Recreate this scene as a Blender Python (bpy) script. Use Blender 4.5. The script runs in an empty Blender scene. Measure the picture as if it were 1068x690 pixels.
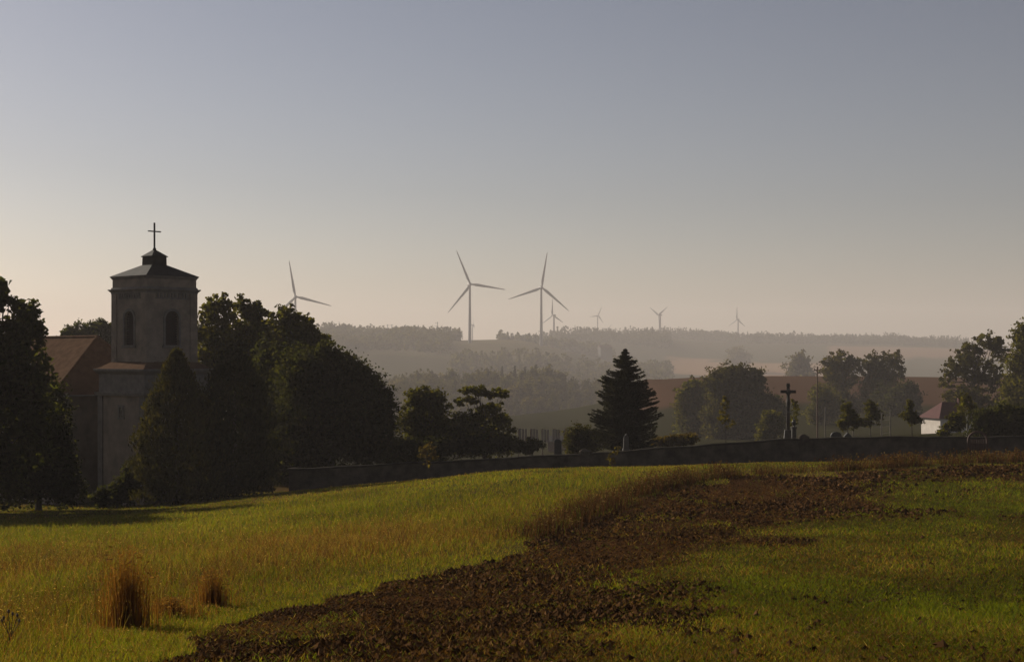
import bpy, bmesh, math, random
import numpy as np
from mathutils import Vector, Matrix

random.seed(7)
RNG = np.random.default_rng(11)
SC = bpy.context.scene
COL = SC.collection
R = math.radians

# ------------------------------------------------------------------ camera
PW, PH, F, YH, XC = 1068.0, 690.0, 1643.0, 372.0, 534.0     # photo pixels, focal length, eye level
cd = bpy.data.cameras.new('camera')
cam = bpy.data.objects.new('camera', cd)
COL.objects.link(cam)
cd.sensor_width = 36.0
cd.lens = 36.0 * F / PW
cd.shift_y = (YH - PH / 2) / PW
cd.clip_start, cd.clip_end = 0.5, 40000.0
cam.rotation_euler = (R(90), 0, 0)
SC.camera = cam

# ------------------------------------------------------------------ sky, sun, exposure
SUN_AZ, SUN_EL = 44.0, 24.0          # degrees left of the view direction, degrees up
w = bpy.data.worlds.new('World')
SC.world = w
w.use_nodes = True
nt = w.node_tree
sky = nt.nodes.new('ShaderNodeTexSky')
sky.sky_type = 'NISHITA'
sky.sun_disc = False
sky.sun_elevation = R(SUN_EL)
sky.sun_rotation = R(-SUN_AZ)
sky.air_density = 1.0
sky.dust_density = 0.5
sky.ozone_density = 1.0
hs = nt.nodes.new('ShaderNodeHueSaturation')
hs.inputs['Saturation'].default_value = 0.58
nt.links.new(sky.outputs[0], hs.inputs['Color'])
def _vm(op, v, src):
    q = nt.nodes.new('ShaderNodeVectorMath'); q.operation = op; q.inputs[1].default_value = v
    nt.links.new(src, q.inputs[0]); return q.outputs[0]
ga = nt.nodes.new('ShaderNodeGamma'); ga.inputs['Gamma'].default_value = 1.5
nt.links.new(_vm('MULTIPLY', (0.1, 0.1, 0.1), hs.outputs[0]), ga.inputs['Color'])
nt.links.new(_vm('MULTIPLY', (10.3, 9.65, 10.15), ga.outputs[0]), nt.nodes['Background'].inputs[0])
nt.nodes['Background'].inputs[1].default_value = 0.052

ld = bpy.data.lights.new('sun', 'SUN')
ld.energy = 5.0
ld.angle = R(0.5)
ld.color = (1.0, 0.91, 0.76)
sun = bpy.data.objects.new('sun', ld)
COL.objects.link(sun)
az, el = R(SUN_AZ), R(SUN_EL)
SUN_DIR = Vector((-math.sin(az) * math.cos(el), math.cos(az) * math.cos(el), math.sin(el)))
sun.rotation_euler = SUN_DIR.to_track_quat('Z', 'Y').to_euler()

SC.view_settings.view_transform = 'Standard'
SC.view_settings.look = 'None'
SC.view_settings.exposure = 0.14
SC.view_settings.gamma = 1.0
SC.render.engine = 'CYCLES'
SC.cycles.use_denoising = True
SC.cycles.max_bounces = 5
SC.cycles.transparent_max_bounces = 6
SC.cycles.volume_bounces = 0
SC.cycles.sample_clamp_indirect = 4.0
HAZE_DENSITY = 0.000165
HAZE_COLOR = (0.97, 0.885, 0.86, 1)
HAZE_ANISO = 0.15

# ------------------------------------------------------------------ helpers
def vnoise(x, y, seed=0):
    x = np.asarray(x, float); y = np.asarray(y, float)
    xi = np.floor(x).astype(np.int64); yi = np.floor(y).astype(np.int64)
    fx = x - xi; fy = y - yi
    fx = fx * fx * (3 - 2 * fx); fy = fy * fy * (3 - 2 * fy)
    def h(a, b):
        n = (a * 374761393 + b * 668265263 + seed * 982451653) & 0x7fffffff
        n = ((n ^ (n >> 13)) * 1274126177) & 0x7fffffff
        return ((n ^ (n >> 16)) & 0xffff) / 65535.0
    return (h(xi, yi) * (1 - fx) + h(xi + 1, yi) * fx) * (1 - fy) + (h(xi, yi + 1) * (1 - fx) + h(xi + 1, yi + 1) * fx) * fy

def fbm(x, y, seed=0, o=4):
    s = 0; a = 0.5; t = 0
    for i in range(o):
        s = s + a * vnoise(x * 2 ** i + 17.3 * i, y * 2 ** i - 9.1 * i, seed + i)
        t += a; a *= 0.5
    return s / t

def P(px, py, d):
    return Vector(((px - XC) / F * d, d, -(py - YH) / F * d))

def mesh_np(name, V, Fc, col=None, smooth=False):
    V = np.ascontiguousarray(V, np.float32); Fc = np.ascontiguousarray(Fc, np.int32)
    m = bpy.data.meshes.new(name)
    n, k = Fc.shape
    m.vertices.add(len(V)); m.vertices.foreach_set('co', V.ravel())
    m.loops.add(n * k); m.loops.foreach_set('vertex_index', Fc.ravel())
    m.polygons.add(n)
    m.polygons.foreach_set('loop_start', np.arange(0, n * k, k, dtype=np.int32))
    m.polygons.foreach_set('use_smooth', np.full(n, smooth, dtype=bool))
    m.update(calc_edges=True)
    if col is not None:
        a = m.color_attributes.new('tint', 'FLOAT_COLOR', 'POINT')
        c = np.ones((len(V), 4), np.float32); c[:, :3] = col
        a.data.foreach_set('color', c.ravel())
    return m

def link(name, mesh, mat=None, parent=None, loc=None, rz=0):
    o = bpy.data.objects.new(name, mesh)
    COL.objects.link(o)
    if mat is not None and not mesh.materials:
        mesh.materials.append(mat)
    if parent is not None:
        o.parent = parent
    if loc is not None:
        o.location = loc
    if rz:
        o.rotation_euler = (0, 0, rz)
    return o

def bm_obj(name, bm, mat, parent=None, loc=None, rz=0, bevel=0):
    bmesh.ops.recalc_face_normals(bm, faces=bm.faces)
    m = bpy.data.meshes.new(name)
    bm.to_mesh(m); bm.free()
    o = link(name, m, mat, parent, loc, rz)
    if bevel:
        b = o.modifiers.new('bevel', 'BEVEL'); b.width = bevel; b.segments = 1
    return o

def tag(o, label, cat, group=None, kind=None):
    if label: o['label'] = label
    if cat: o['category'] = cat
    if group: o['group'] = group
    if kind: o['kind'] = kind
    return o

def thing(name, label, cat, loc, rz=0, group=None):
    o = bpy.data.objects.new(name, None)
    COL.objects.link(o)
    o.location = loc; o.rotation_euler = (0, 0, rz)
    o.empty_display_size = 0.5
    return tag(o, label, cat, group)

def box(bm, x0, x1, y0, y1, z0, z1):
    v = [bm.verts.new(p) for p in ((x0, y0, z0), (x1, y0, z0), (x1, y1, z0), (x0, y1, z0), (x0, y0, z1), (x1, y0, z1), (x1, y1, z1), (x0, y1, z1))]
    for f in ((0, 3, 2, 1), (4, 5, 6, 7), (0, 1, 5, 4), (1, 2, 6, 5), (2, 3, 7, 6), (3, 0, 4, 7)):
        bm.faces.new([v[i] for i in f])

def frustum(bm, h0, h1, z0, z1, h0y=None, h1y=None, cx=0, cy=0):
    h0y = h0 if h0y is None else h0y; h1y = h1 if h1y is None else h1y
    a = [bm.verts.new((cx + sx * h0, cy + sy * h0y, z0)) for sx, sy in ((-1, -1), (1, -1), (1, 1), (-1, 1))]
    b = [bm.verts.new((cx + sx * h1, cy + sy * h1y, z1)) for sx, sy in ((-1, -1), (1, -1), (1, 1), (-1, 1))]
    bm.faces.new(a[::-1]); bm.faces.new(b)
    for i in range(4):
        bm.faces.new((a[i], a[(i + 1) % 4], b[(i + 1) % 4], b[i]))

def tube(bm, pts, rads, n=8):
    pts = [Vector(p) for p in pts]
    rings = []
    for i, p in enumerate(pts):
        t = (pts[min(i + 1, len(pts) - 1)] - pts[max(i - 1, 0)]).normalized()
        a = t.orthogonal().normalized() if abs(t.z) < 0.9 else Vector((1, 0, 0)) - t * t.x
        a.normalize(); b = t.cross(a)
        rings.append([bm.verts.new(p + (a * math.cos(6.2832 * k / n) + b * math.sin(6.2832 * k / n)) * rads[i]) for k in range(n)])
    for r0, r1 in zip(rings, rings[1:]):
        for k in range(n):
            bm.faces.new((r0[k], r0[(k + 1) % n], r1[(k + 1) % n], r1[k]))
    bm.faces.new(rings[0][::-1]); bm.faces.new(rings[-1])

def lathe(bm, prof, n=12, cx=0, cy=0):
    rings = [[bm.verts.new((cx + r * math.cos(6.2832 * k / n), cy + r * math.sin(6.2832 * k / n), z)) for k in range(n)] for r, z in prof]
    for r0, r1 in zip(rings, rings[1:]):
        for k in range(n):
            bm.faces.new((r0[k], r0[(k + 1) % n], r1[(k + 1) % n], r1[k]))
    bm.faces.new(rings[0][::-1]); bm.faces.new(rings[-1])

# ------------------------------------------------------------------ materials
def mat(name, c, rough=0.8, c2=None, scale=2.0, bump=0.0, bscale=None, spec=0.3, metal=0.0):
    m = bpy.data.materials.new(name); m.use_nodes = True
    nt = m.node_tree; b = nt.nodes['Principled BSDF']
    b.inputs['Roughness'].default_value = rough
    b.inputs['Specular IOR Level'].default_value = spec
    b.inputs['Metallic'].default_value = metal
    tc = nt.nodes.new('ShaderNodeTexCoord')
    if c2 is None:
        c2 = tuple(x * 0.7 for x in c)
    nz = nt.nodes.new('ShaderNodeTexNoise'); nz.inputs['Scale'].default_value = scale; nz.inputs['Detail'].default_value = 6; nz.inputs['Roughness'].default_value = 0.65
    nt.links.new(tc.outputs['Object'], nz.inputs['Vector'])
    cr = nt.nodes.new('ShaderNodeValToRGB')
    cr.color_ramp.elements[0].position = 0.32; cr.color_ramp.elements[1].position = 0.68
    cr.color_ramp.elements[0].color = (*c2, 1); cr.color_ramp.elements[1].color = (*c, 1)
    nt.links.new(nz.outputs['Fac'], cr.inputs['Fac'])
    nt.links.new(cr.outputs[0], b.inputs['Base Color'])
    if bump:
        n2 = nt.nodes.new('ShaderNodeTexNoise'); n2.inputs['Scale'].default_value = bscale or scale * 6; n2.inputs['Detail'].default_value = 4
        nt.links.new(tc.outputs['Object'], n2.inputs['Vector'])
        bp = nt.nodes.new('ShaderNodeBump'); bp.inputs['Strength'].default_value = bump; bp.inputs['Distance'].default_value = 0.05
        nt.links.new(n2.outputs['Fac'], bp.inputs['Height']); nt.links.new(bp.outputs[0], b.inputs['Normal'])
    return m

def leaf_mat(name, transl=0.35, gain=(1, 1, 1), tgain=(1.25, 1.1, 0.5), spec=0.03):
    """diffuse leaf, part of the sun passes through; colour from the per-leaf tint"""
    m = bpy.data.materials.new(name); m.use_nodes = True
    nt = m.node_tree; b = nt.nodes['Principled BSDF']
    b.inputs['Roughness'].default_value = 0.75
    b.inputs['Specular IOR Level'].default_value = spec
    at = nt.nodes.new('ShaderNodeAttribute'); at.attribute_name = 'tint'
    def mul(g):
        x = nt.nodes.new('ShaderNodeVectorMath'); x.operation = 'MULTIPLY'
        x.inputs[1].default_value = g
        nt.links.new(at.outputs['Vector'], x.inputs[0]); return x
    nt.links.new(mul(gain).outputs[0], b.inputs['Base Color'])
    t = nt.nodes.new('ShaderNodeBsdfTranslucent')
    nt.links.new(mul(tgain).outputs[0], t.inputs['Color'])
    mx = nt.nodes.new('ShaderNodeMixShader'); mx.inputs[0].default_value = transl
    nt.links.new(b.outputs[0], mx.inputs[1]); nt.links.new(t.outputs[0], mx.inputs[2])
    nt.links.new(mx.outputs[0], nt.nodes['Material Output'].inputs['Surface'])
    return m

M = {}
M['plaster'] = mat('plaster', (0.29, 0.238, 0.187), 0.9, (0.17, 0.14, 0.113), 0.8, 0.35, 9)
M['stone_trim'] = mat('stone_trim', (0.2, 0.18, 0.16), 0.85, (0.12, 0.11, 0.1), 1.6, 0.3, 12)
M['tiles'] = mat('roof_tiles', (0.15, 0.094, 0.062), 0.95, (0.09, 0.056, 0.039), 1.4, 0.6, 5, spec=0.0)
M['metal_roof'] = mat('metal_roof', (0.05, 0.044, 0.04), 0.8, (0.028, 0.025, 0.023), 1.2, spec=0.1)
M['iron'] = mat('iron', (0.025, 0.022, 0.02), 0.55, None, 4)
M['louvre'] = mat('louvre_wood', (0.045, 0.032, 0.03), 0.8, None, 4)
M['glass'] = mat('dark_glass', (0.02, 0.022, 0.025), 0.15, None, 2, spec=0.5)
M['wall'] = mat('wall_render', (0.105, 0.087, 0.07), 0.95, (0.035, 0.03, 0.025), 0.9, 0.5, 8, spec=0.0)
M['coping'] = mat('coping_stone', (0.05, 0.044, 0.037), 0.9, (0.028, 0.025, 0.021), 1.5, 0.4, 10, spec=0.0)
M['bark'] = mat('bark', (0.085, 0.062, 0.045), 0.95, (0.045, 0.034, 0.026), 3, 0.6, 14)
M['pale_bark'] = mat('pale_bark', (0.45, 0.42, 0.37), 0.9, (0.16, 0.14, 0.12), 4, 0.3, 10)
M['turbine'] = mat('turbine_paint', (0.36, 0.35, 0.34), 0.5, (0.32, 0.31, 0.30), 0.1)
M['white_wall'] = mat('white_wall', (0.62, 0.56, 0.50), 0.9, (0.5, 0.44, 0.39), 0.9)
M['red_roof'] = mat('red_roof', (0.10, 0.033, 0.03), 0.9, (0.065, 0.024, 0.023), 1.5, 0.4, 5)
M['wood'] = mat('weathered_wood', (0.17, 0.11, 0.075), 0.85, (0.09, 0.055, 0.038), 3, 0.3, 12)
M['gate_wood'] = mat('gate_wood', (0.07, 0.032, 0.022), 0.8, (0.04, 0.018, 0.013), 3, 0.3, 12)
M['pale_wood'] = mat('pale_boards', (0.2, 0.165, 0.15), 0.85, (0.13, 0.105, 0.095), 1.5)
M['post'] = mat('pale_post', (0.2, 0.17, 0.13), 0.8, (0.13, 0.11, 0.085), 3)
M['wire'] = mat('wire', (0.2, 0.18, 0.15), 0.6, None, 3)
M['granite'] = mat('granite', (0.075, 0.068, 0.062), 0.8, (0.04, 0.037, 0.034), 6, 0.2, 20)
M['dark_granite'] = mat('dark_granite', (0.04, 0.038, 0.038), 0.5, (0.02, 0.02, 0.02), 8)
M['steel'] = mat('galvanised_steel', (0.2, 0.19, 0.18), 0.6, None, 2)
M['leaf'] = leaf_mat('broad_leaves', 0.4, (0.42, 0.42, 0.42), (2.3, 2.1, 0.6))
M['needle'] = leaf_mat('conifer_needles', 0.2, (0.55, 0.55, 0.55), (2.2, 2.0, 0.7))
M['grass'] = leaf_mat('grass_blades', 0.45, (1, 1, 1), (1.75, 1.6, 0.45), 0.02)
M['dead'] = leaf_mat('dead_grass', 0.25, (0.9, 0.9, 0.9), (1.3, 1.1, 0.6), 0.0)
M['clod'] = leaf_mat('soil_lumps', 0.0, spec=0.0)

# ------------------------------------------------------------------ terrain
FK = 1.4                                   # spacing of the far landscape
CT = []                                    # (theta, ln r, z)
def ctl(px, d, py=None, z=None):
    if d >= 1000:
        d *= FK
        if z is not None: z *= FK
    x = (px - XC) / F * d
    if z is None: z = -(py - YH) / F * d
    CT.append((math.atan2(x, d), math.log(math.hypot(x, d)), z))
for th in (-0.5, -0.25, 0, 0.25, 0.5):
    CT.append((th, math.log(5.0), -2.2))
for px, py in ((-180, 690), (200, 690), (534, 690), (850, 690), (1240, 690)): ctl(px, 18, py)
for px, py in ((-180, 660), (135, 655), (534, 640), (1000, 638), (1240, 638)): ctl(px, 26, py)
for px, py in ((-180, 602), (100, 598), (534, 576), (1000, 560), (1240, 558)): ctl(px, 45, py)
for px, py in ((-180, 566), (50, 562), (300, 543), (534, 525), (800, 517), (1000, 514), (1240, 512)): ctl(px, 70, py)
for px, py in ((-180, 543), (50, 541), (300, 519), (534, 493), (800, 484), (1000, 481.5), (1240, 480)): ctl(px, 100, py)
for px, py in ((-180, 536), (50, 534), (300, 513.5), (534, 492), (800, 483), (1000, 480.5), (1240, 479)): ctl(px, 115, py)
for px, py in ((-180, 529), (110, 526), (305, 512), (534, 499), (800, 485), (1000, 481), (1240, 480)): ctl(px, 131, py)
for px, z in ((-180, -12.6), (110, -12.4), (305, -11.6), (534, -10.8), (800, -9.4), (1000, -8.9), (1240, -8.8)): ctl(px, 150, z=z)
for px, z in ((-180, -17), (200, -18), (534, -19), (760, -14.5), (1000, -12), (1240, -12)): ctl(px, 250, z=z)
for px, z in ((-180, -24), (200, -25), (534, -26), (700, -21), (850, -20.5), (1000, -17), (1240, -16)): ctl(px, 400, z=z)
for px, z in ((760, -19), (1000, -17.5)): ctl(px, 520, z=z)
for px, z in ((-180, -27), (300, -27), (540, -27), (612, -27), (640, -22), (656, -14), (672, -9.4), (688, -9.5), (850, -9.2), (1000, -9.8), (1240, -10)): ctl(px, 650, z=z)
for px, z in ((-180, -38), (300, -38), (534, -40), (760, -34), (1000, -32), (1240, -32)): ctl(px, 1000, z=z)
for px, z in ((-180, -10), (350, -12), (534, -20), (700, -36), (1000, -38), (1240, -38)): ctl(px, 1500, z=z)
for px, z in ((-180, 24), (250, 26), (345, 25), (420, 22), (480, 20), (545, 19.5), (600, 2), (700, -22), (1000, -25), (1240, -25)): ctl(px, 2000, z=z)
for px, z in ((700, -14), (760, -12), (1000, -11), (1240, -9)): ctl(px, 2300, z=z)
for px, z in ((-180, 28), (345, 12), (534, 14), (590, 28), (640, 27), (760, 9.5), (1000, 9), (1240, 9)): ctl(px, 2600, z=z)
for px, z in ((-180, 28), (345, 14), (534, 14), (640, 36), (700, 34), (760, 31), (900, 28), (985, 18), (1060, 8), (1240, 4)): ctl(px, 3200, z=z)
for px in (-180, 250, 534, 760, 1000, 1240): ctl(px, 4600, z=-30)
CT = np.array(CT)
_su, _sv = 5.0, 2.2
def _tps(d2):
    return 0.5 * d2 * np.log(d2 + 1e-12)
_cu, _cv = CT[:, 0] * _su, CT[:, 1] * _sv
_n = len(CT)
_A = np.zeros((_n + 3, _n + 3))
_A[:_n, :_n] = _tps((_cu[:, None] - _cu) ** 2 + (_cv[:, None] - _cv) ** 2) + np.eye(_n) * 1e-4
_A[:_n, _n] = 1; _A[:_n, _n + 1] = _cu; _A[:_n, _n + 2] = _cv
_A[_n:, :_n] = _A[:_n, _n:].T
_W = np.linalg.solve(_A, np.concatenate([CT[:, 2], np.zeros(3)]))

def ground(x, y):
    x = np.atleast_1d(np.asarray(x, float)); y = np.atleast_1d(np.asarray(y, float))
    th = np.clip(np.arctan2(x, y), -0.46, 0.46) * _su
    r = np.hypot(x, y)
    lr = np.log(np.clip(r, 5.0, 5200 * FK)) * _sv
    z = np.zeros_like(x)
    for a in range(0, len(x), 40000):
        s = slice(a, a + 40000)
        z[s] = _tps((th[s, None] - _cu) ** 2 + (lr[s, None] - _cv) ** 2) @ _W[:_n] + _W[_n] + _W[_n + 1] * th[s] + _W[_n + 2] * lr[s]
    near = np.clip((240 - r) / 120, 0, 1)
    z += near * 0.28 * (fbm(x * 0.09, y * 0.09, 5, 3) - 0.5) * np.clip(r / 30, 0.2, 1)
    far = np.clip((r - 300) / 600, 0, 1)
    z += far * 4.0 * (fbm(x * 0.004, y * 0.004, 8, 3) - 0.5)
    return z

def gz(x, y):
    return float(ground(x, y)[0])

def proj(x, y, z):
    return XC + F * x / y, YH - F * z / y

B1 = np.array([(-300, 860), (0, 760), (60, 708), (105, 690), (200, 668), (290, 632), (400, 607), (520, 580), (570, 555), (630, 530), (680, 511), (760, 498), (870, 492), (930, 488), (1000, 484), (1068, 482), (1300, 479)], float)
B2 = np.array([(-300, 1400), (0, 1100), (250, 880), (420, 765), (500, 722), (600, 668), (680, 612), (760, 563), (850, 514), (900, 495), (940, 489), (1000, 484.5), (1068, 482.3), (1300, 479.3)], float)

def zones(x, y, z):
    """soil and crop weights of the near fields: real ground cover, laid out in the world"""
    yy = np.maximum(y, 1.0)
    px, py = proj(x, yy, z)
    b1 = np.interp(px, B1[:, 0], B1[:, 1]); b2 = np.interp(px, B2[:, 0], B2[:, 1])
    scale = F / yy * 0.9                                    # pixels in 0.9 m
    wob = (fbm(x * 0.5, y * 0.22, 21, 4) - 0.5)
    wob2 = (fbm(x * 0.16, y * 0.06, 31, 4) - 0.5)
    soil = np.clip((py - b1 + wob * scale * 0.8) / (scale * 0.07 + 1.2), 0, 1)
    crop = np.clip((py - b2 + wob2 * scale * 5 + wob * scale * 3.0) / (scale * 1.7 + 12), 0, 1)
    bare = np.clip((fbm(x * 0.3, y * 0.13, 44, 5) - 0.5) * 5, 0, 1)
    crop = crop * (1 - 0.3 * bare)
    ok = (y > 1.0) & (np.hypot(x, y) < 126)
    behind = (y <= 1.0)
    soil = np.where(ok, soil, np.where(behind, 1.0, 0.0)); crop = np.where(ok, crop, np.where(behind, 1.0, 0.0))
    return soil, crop, px, py

# ground sheet: fine polar grid in view, coarse all around, out past the last ridge
ths = np.concatenate([np.linspace(-math.pi, -0.42, 50)[:-1], np.linspace(-0.42, 0.42, 560), np.linspace(0.42, math.pi, 50)[1:-1]])
rs = np.concatenate([[0.01], np.exp(np.linspace(math.log(2.0), math.log(5200 * FK), 640))])
TH, RR = np.meshgrid(ths, rs)
gx = (np.sin(TH) * RR).ravel(); gy = (np.cos(TH) * RR).ravel()
gzv = ground(gx, gy)
soil, crop, gpx, gpy = zones(gx, gy, gzv)
rr = RR.ravel()
fine = np.clip((160 - rr) / 60, 0, 1)
gzv = gzv + fine * soil * (1 - crop) * 0.13 * (fbm(gx * 1.6, gy * 1.6, 71, 3) - 0.5) + fine * soil * (1 - 0.6 * crop) * 0.035 * np.sin(((gx * 82 - gy * 25) / 85.7 + 0.5 * (fbm(gx * 0.3, gy * 0.3, 74, 2) - 0.5)) * 15) + fine * 0.06 * (fbm(gx * 0.9, gy * 0.9, 72, 3) - 0.5) - soil * fine * 0.05
nT, nR = len(ths), len(rs)
i0 = (np.arange(nR - 1)[:, None] * nT + np.arange(nT)[None, :]).ravel()
i1 = (np.arange(nR - 1)[:, None] * nT + (np.arange(nT)[None, :] + 1) % nT).ravel()
faces = np.stack([i0, i1, i1 + nT, i0 + nT], 1)
# base colours of the ground cover
def mixc(a, b, t): return a * (1 - t[:, None]) + b * t[:, None]
C = lambda *c: np.array(c, float)
turf = np.tile(C(0.058, 0.06, 0.014), (len(gx), 1))
dryp = np.clip(fbm(gx * 0.12, gy * 0.07, 13, 4) * 2.4 - 0.75, 0, 1)
turf = mixc(turf, np.tile(C(0.10, 0.062, 0.026), (len(gx), 1)), dryp)
soilc = mixc(np.tile(C(0.088, 0.043, 0.017), (len(gx), 1)), np.tile(C(0.042, 0.021, 0.009), (len(gx), 1)), fbm(gx * 0.8, gy * 0.8, 3, 3))
cropc = np.tile(C(0.05, 0.056, 0.011), (len(gx), 1))
col = mixc(turf, soilc, soil); col = mixc(col, cropc, crop * 0.8)
# fields of the valley and far slopes
def field(c, t): 
    global col
    col = mixc(col, np.tile(C(*c), (len(gx), 1)), np.clip(t, 0, 1))
deg = XC + F * np.tan(np.clip(TH.ravel(), -1.2, 1.2))
rf = rr / FK
wv = (fbm(gx * 0.01, gy * 0.01, 91, 3) - 0.5)
field((0.028, 0.027, 0.011), (rr - 132) / 20)
field((0.085, 0.046, 0.029), np.clip((rr - 545 - 40 * wv) / 16, 0, 1) * np.clip((deg - 640) / 10, 0, 1))      # ploughed field up to the crest
field((0.055, 0.052, 0.025), np.clip((rf - 620) / 60, 0, 1))
field((0.24, 0.14, 0.075), np.clip((rf - 2050 - 200 * wv) / 40, 0, 1) * np.clip((2420 + 300 * wv - rf) / 40, 0, 1) * np.clip((deg - 690) / 8, 0, 1) * np.clip((880 - deg) / 20, 0, 1))
field((0.20, 0.12, 0.075), np.clip((rf - 2500 - 200 * wv) / 40, 0, 1) * np.clip((2850 - rf) / 40, 0, 1) * np.clip((deg - 860) / 8, 0, 1))
field((0.12, 0.10, 0.055), np.clip((rf - 1650 - 100 * wv) / 40, 0, 1) * np.clip((2300 - rf) / 40, 0, 1) * np.clip((600 - deg) / 20, 0, 1) * np.clip((deg - 380) / 10, 0, 1))
gm = mesh_np('ground', np.stack([gx, gy, gzv], 1), faces, col, True)
m = bpy.data.materials.new('ground_cover'); m.use_nodes = True
nt = m.node_tree; b = nt.nodes['Principled BSDF']; b.inputs['Roughness'].default_value = 1.0; b.inputs['Specular IOR Level'].default_value = 0.0
at = nt.nodes.new('ShaderNodeAttribute'); at.attribute_name = 'tint'
geo = nt.nodes.new('ShaderNodeNewGeometry')
nz = nt.nodes.new('ShaderNodeTexNoise'); nz.inputs['Scale'].default_value = 4.0; nz.inputs['Detail'].default_value = 8; nz.inputs['Roughness'].default_value = 0.7
nt.links.new(geo.outputs['Position'], nz.inputs['Vector'])
cr = nt.nodes.new('ShaderNodeValToRGB'); cr.color_ramp.elements[0].position = 0.3; cr.color_ramp.elements[1].position = 0.72
cr.color_ramp.elements[0].color = (0.45, 0.42, 0.4, 1); cr.color_ramp.elements[1].color = (1.45, 1.4, 1.3, 1)
nt.links.new(nz.outputs['Fac'], cr.inputs['Fac'])
mu = nt.nodes.new('ShaderNodeVectorMath'); mu.operation = 'MULTIPLY'
nt.links.new(at.outputs['Vector'], mu.inputs[0]); nt.links.new(cr.outputs[0], mu.inputs[1])
nt.links.new(mu.outputs[0], b.inputs['Base Color'])
bp = nt.nodes.new('ShaderNodeBump'); bp.inputs['Strength'].default_value = 0.8; bp.inputs['Distance'].default_value = 0.12
nt.links.new(nz.outputs['Fac'], bp.inputs['Height']); nt.links.new(bp.outputs[0], b.inputs['Normal'])
tag(link('ground', gm, m), None, None, None, 'structure')

# ------------------------------------------------------------------ haze
hm = bpy.data.materials.new('haze_air'); hm.use_nodes = True
hn = hm.node_tree
for n in list(hn.nodes):
    if n.type != 'OUTPUT_MATERIAL': hn.nodes.remove(n)
pv = hn.nodes.new('ShaderNodeVolumePrincipled')
pv.inputs['Color'].default_value = HAZE_COLOR
pv.inputs['Density'].default_value = HAZE_DENSITY
pv.inputs['Anisotropy'].default_value = HAZE_ANISO
hn.links.new(pv.outputs[0], hn.nodes['Material Output'].inputs['Volume'])
bm = bmesh.new(); box(bm, -7600, 7600, -7600, 7600, float(gzv.min()) - 1.0, 230)
tag(bm_obj('haze', bm, hm), None, None, None, 'stuff')

# ------------------------------------------------------------------ church
PHI = R(47.8)
TX, TY = -29.62, 130.5
GB = min(gz(TX, TY), gz(TX - 2, TY - 4), gz(TX + 3, TY)) - 0.3
church = thing('church', 'grey plastered church with square belfry tower, low pyramid roof and brown tiled nave', 'church', (TX, TY, GB), PHI)
def Z(z): return z - GB                 # world height -> church local

def arch_wall(bm, half, z0, z1, yf, hw, hz0, hz1, depth, axis):
    """one tower side with an arched opening cut through it; axis 0..3 turns the side round the tower"""
    hole = [(-hw, hz0), (hw, hz0)]
    zs = hz1 - hw * 1.05
    for k in range(0, 13):
        a = math.pi * k / 12
        hole.append((hw * math.cos(a), zs + hw * 1.05 * math.sin(a)))
    hole = [hole[0], hole[1]] + hole[2:]
    outer = [(-half, z0), (half, z0), (half, z1), (-half, z1)]
    rot = Matrix.Rotation(axis * math.pi / 2, 3, 'Z')
    def V(p, y): return bm.verts.new(rot @ Vector((p[0], y, p[1])))
    ov = [V(p, yf) for p in outer]; hv = [V(p, yf) for p in hole]
    es = [bm.edges.new((l[i], l[(i + 1) % len(l)])) for l in (ov, hv) for i in range(len(l))]
    bmesh.ops.triangle_fill(bm, edges=es, use_beauty=True)
    bv = [V(p, yf + depth) for p in hole]
    for i in range(len(hole)):
        j = (i + 1) % len(hole)
        bm.faces.new((hv[i], hv[j], bv[j], bv[i]))
    return hole

H = 2.43
bm = bmesh.new()
holes = None
for ax in range(4):
    holes = arch_wall(bm, H, Z(-0.9), Z(6.35), -H, 0.66, Z(0.95), Z(3.75), 0.4, ax)
bmesh.ops.remove_doubles(bm, verts=bm.verts, dist=0.001)
tower = bm_obj('tower', bm, M['plaster'], church)
for ax in range(4):                                        # louvred belfry openings with their surrounds
    rot = Matrix.Rotation(ax * math.pi / 2, 4, 'Z')
    bm = bmesh.new()
    hw = 0.66
    for side in (-1, 1):
        box(bm, side * (hw + 0.09) - 0.09, side * (hw + 0.09) + 0.09, -H - 0.07, -H + 0.05, Z(0.95), Z(3.06))
    prev = None
    zs = Z(3.75) - hw * 1.05
    for k in range(13):
        a = math.pi * k / 12
        ring = [bm.verts.new((r * math.cos(a), y, zs + r * 1.05 * math.sin(a))) for r, y in ((hw, -H - 0.07), (hw + 0.2, -H - 0.07), (hw + 0.2, -H + 0.05), (hw, -H + 0.05))]
        if prev:
            for q in range(4):
                bm.faces.new((prev[q], prev[(q + 1) % 4], ring[(q + 1) % 4], ring[q]))
        else:
            bm.faces.new(ring)
        prev = ring
    bm.faces.new(prev[::-1])
    box(bm, -hw - 0.28, hw + 0.28, -H - 0.16, -H + 0.02, Z(0.72), Z(0.945))
    bmesh.ops.transform(bm, matrix=rot, verts=bm.verts)
    win = bm_obj('belfry_window', bm, M['stone_trim'], church)
    bm = bmesh.new()
    zz = Z(1.0)
    while zz < Z(3.7):
        wd = hw if zz < zs else math.sqrt(max(0.02, hw * hw - ((zz - zs) / 1.05) ** 2))
        box(bm, -wd, wd, -H + 0.2, -H + 0.34, zz, zz + 0.13)
        zz += 0.2
    box(bm, -hw, hw, -H + 0.36, -H + 0.40, Z(0.96), Z(3.74))
    bmesh.ops.transform(bm, matrix=rot, verts=bm.verts)
    bm_obj('louvre', bm, M['louvre'], win)
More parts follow.
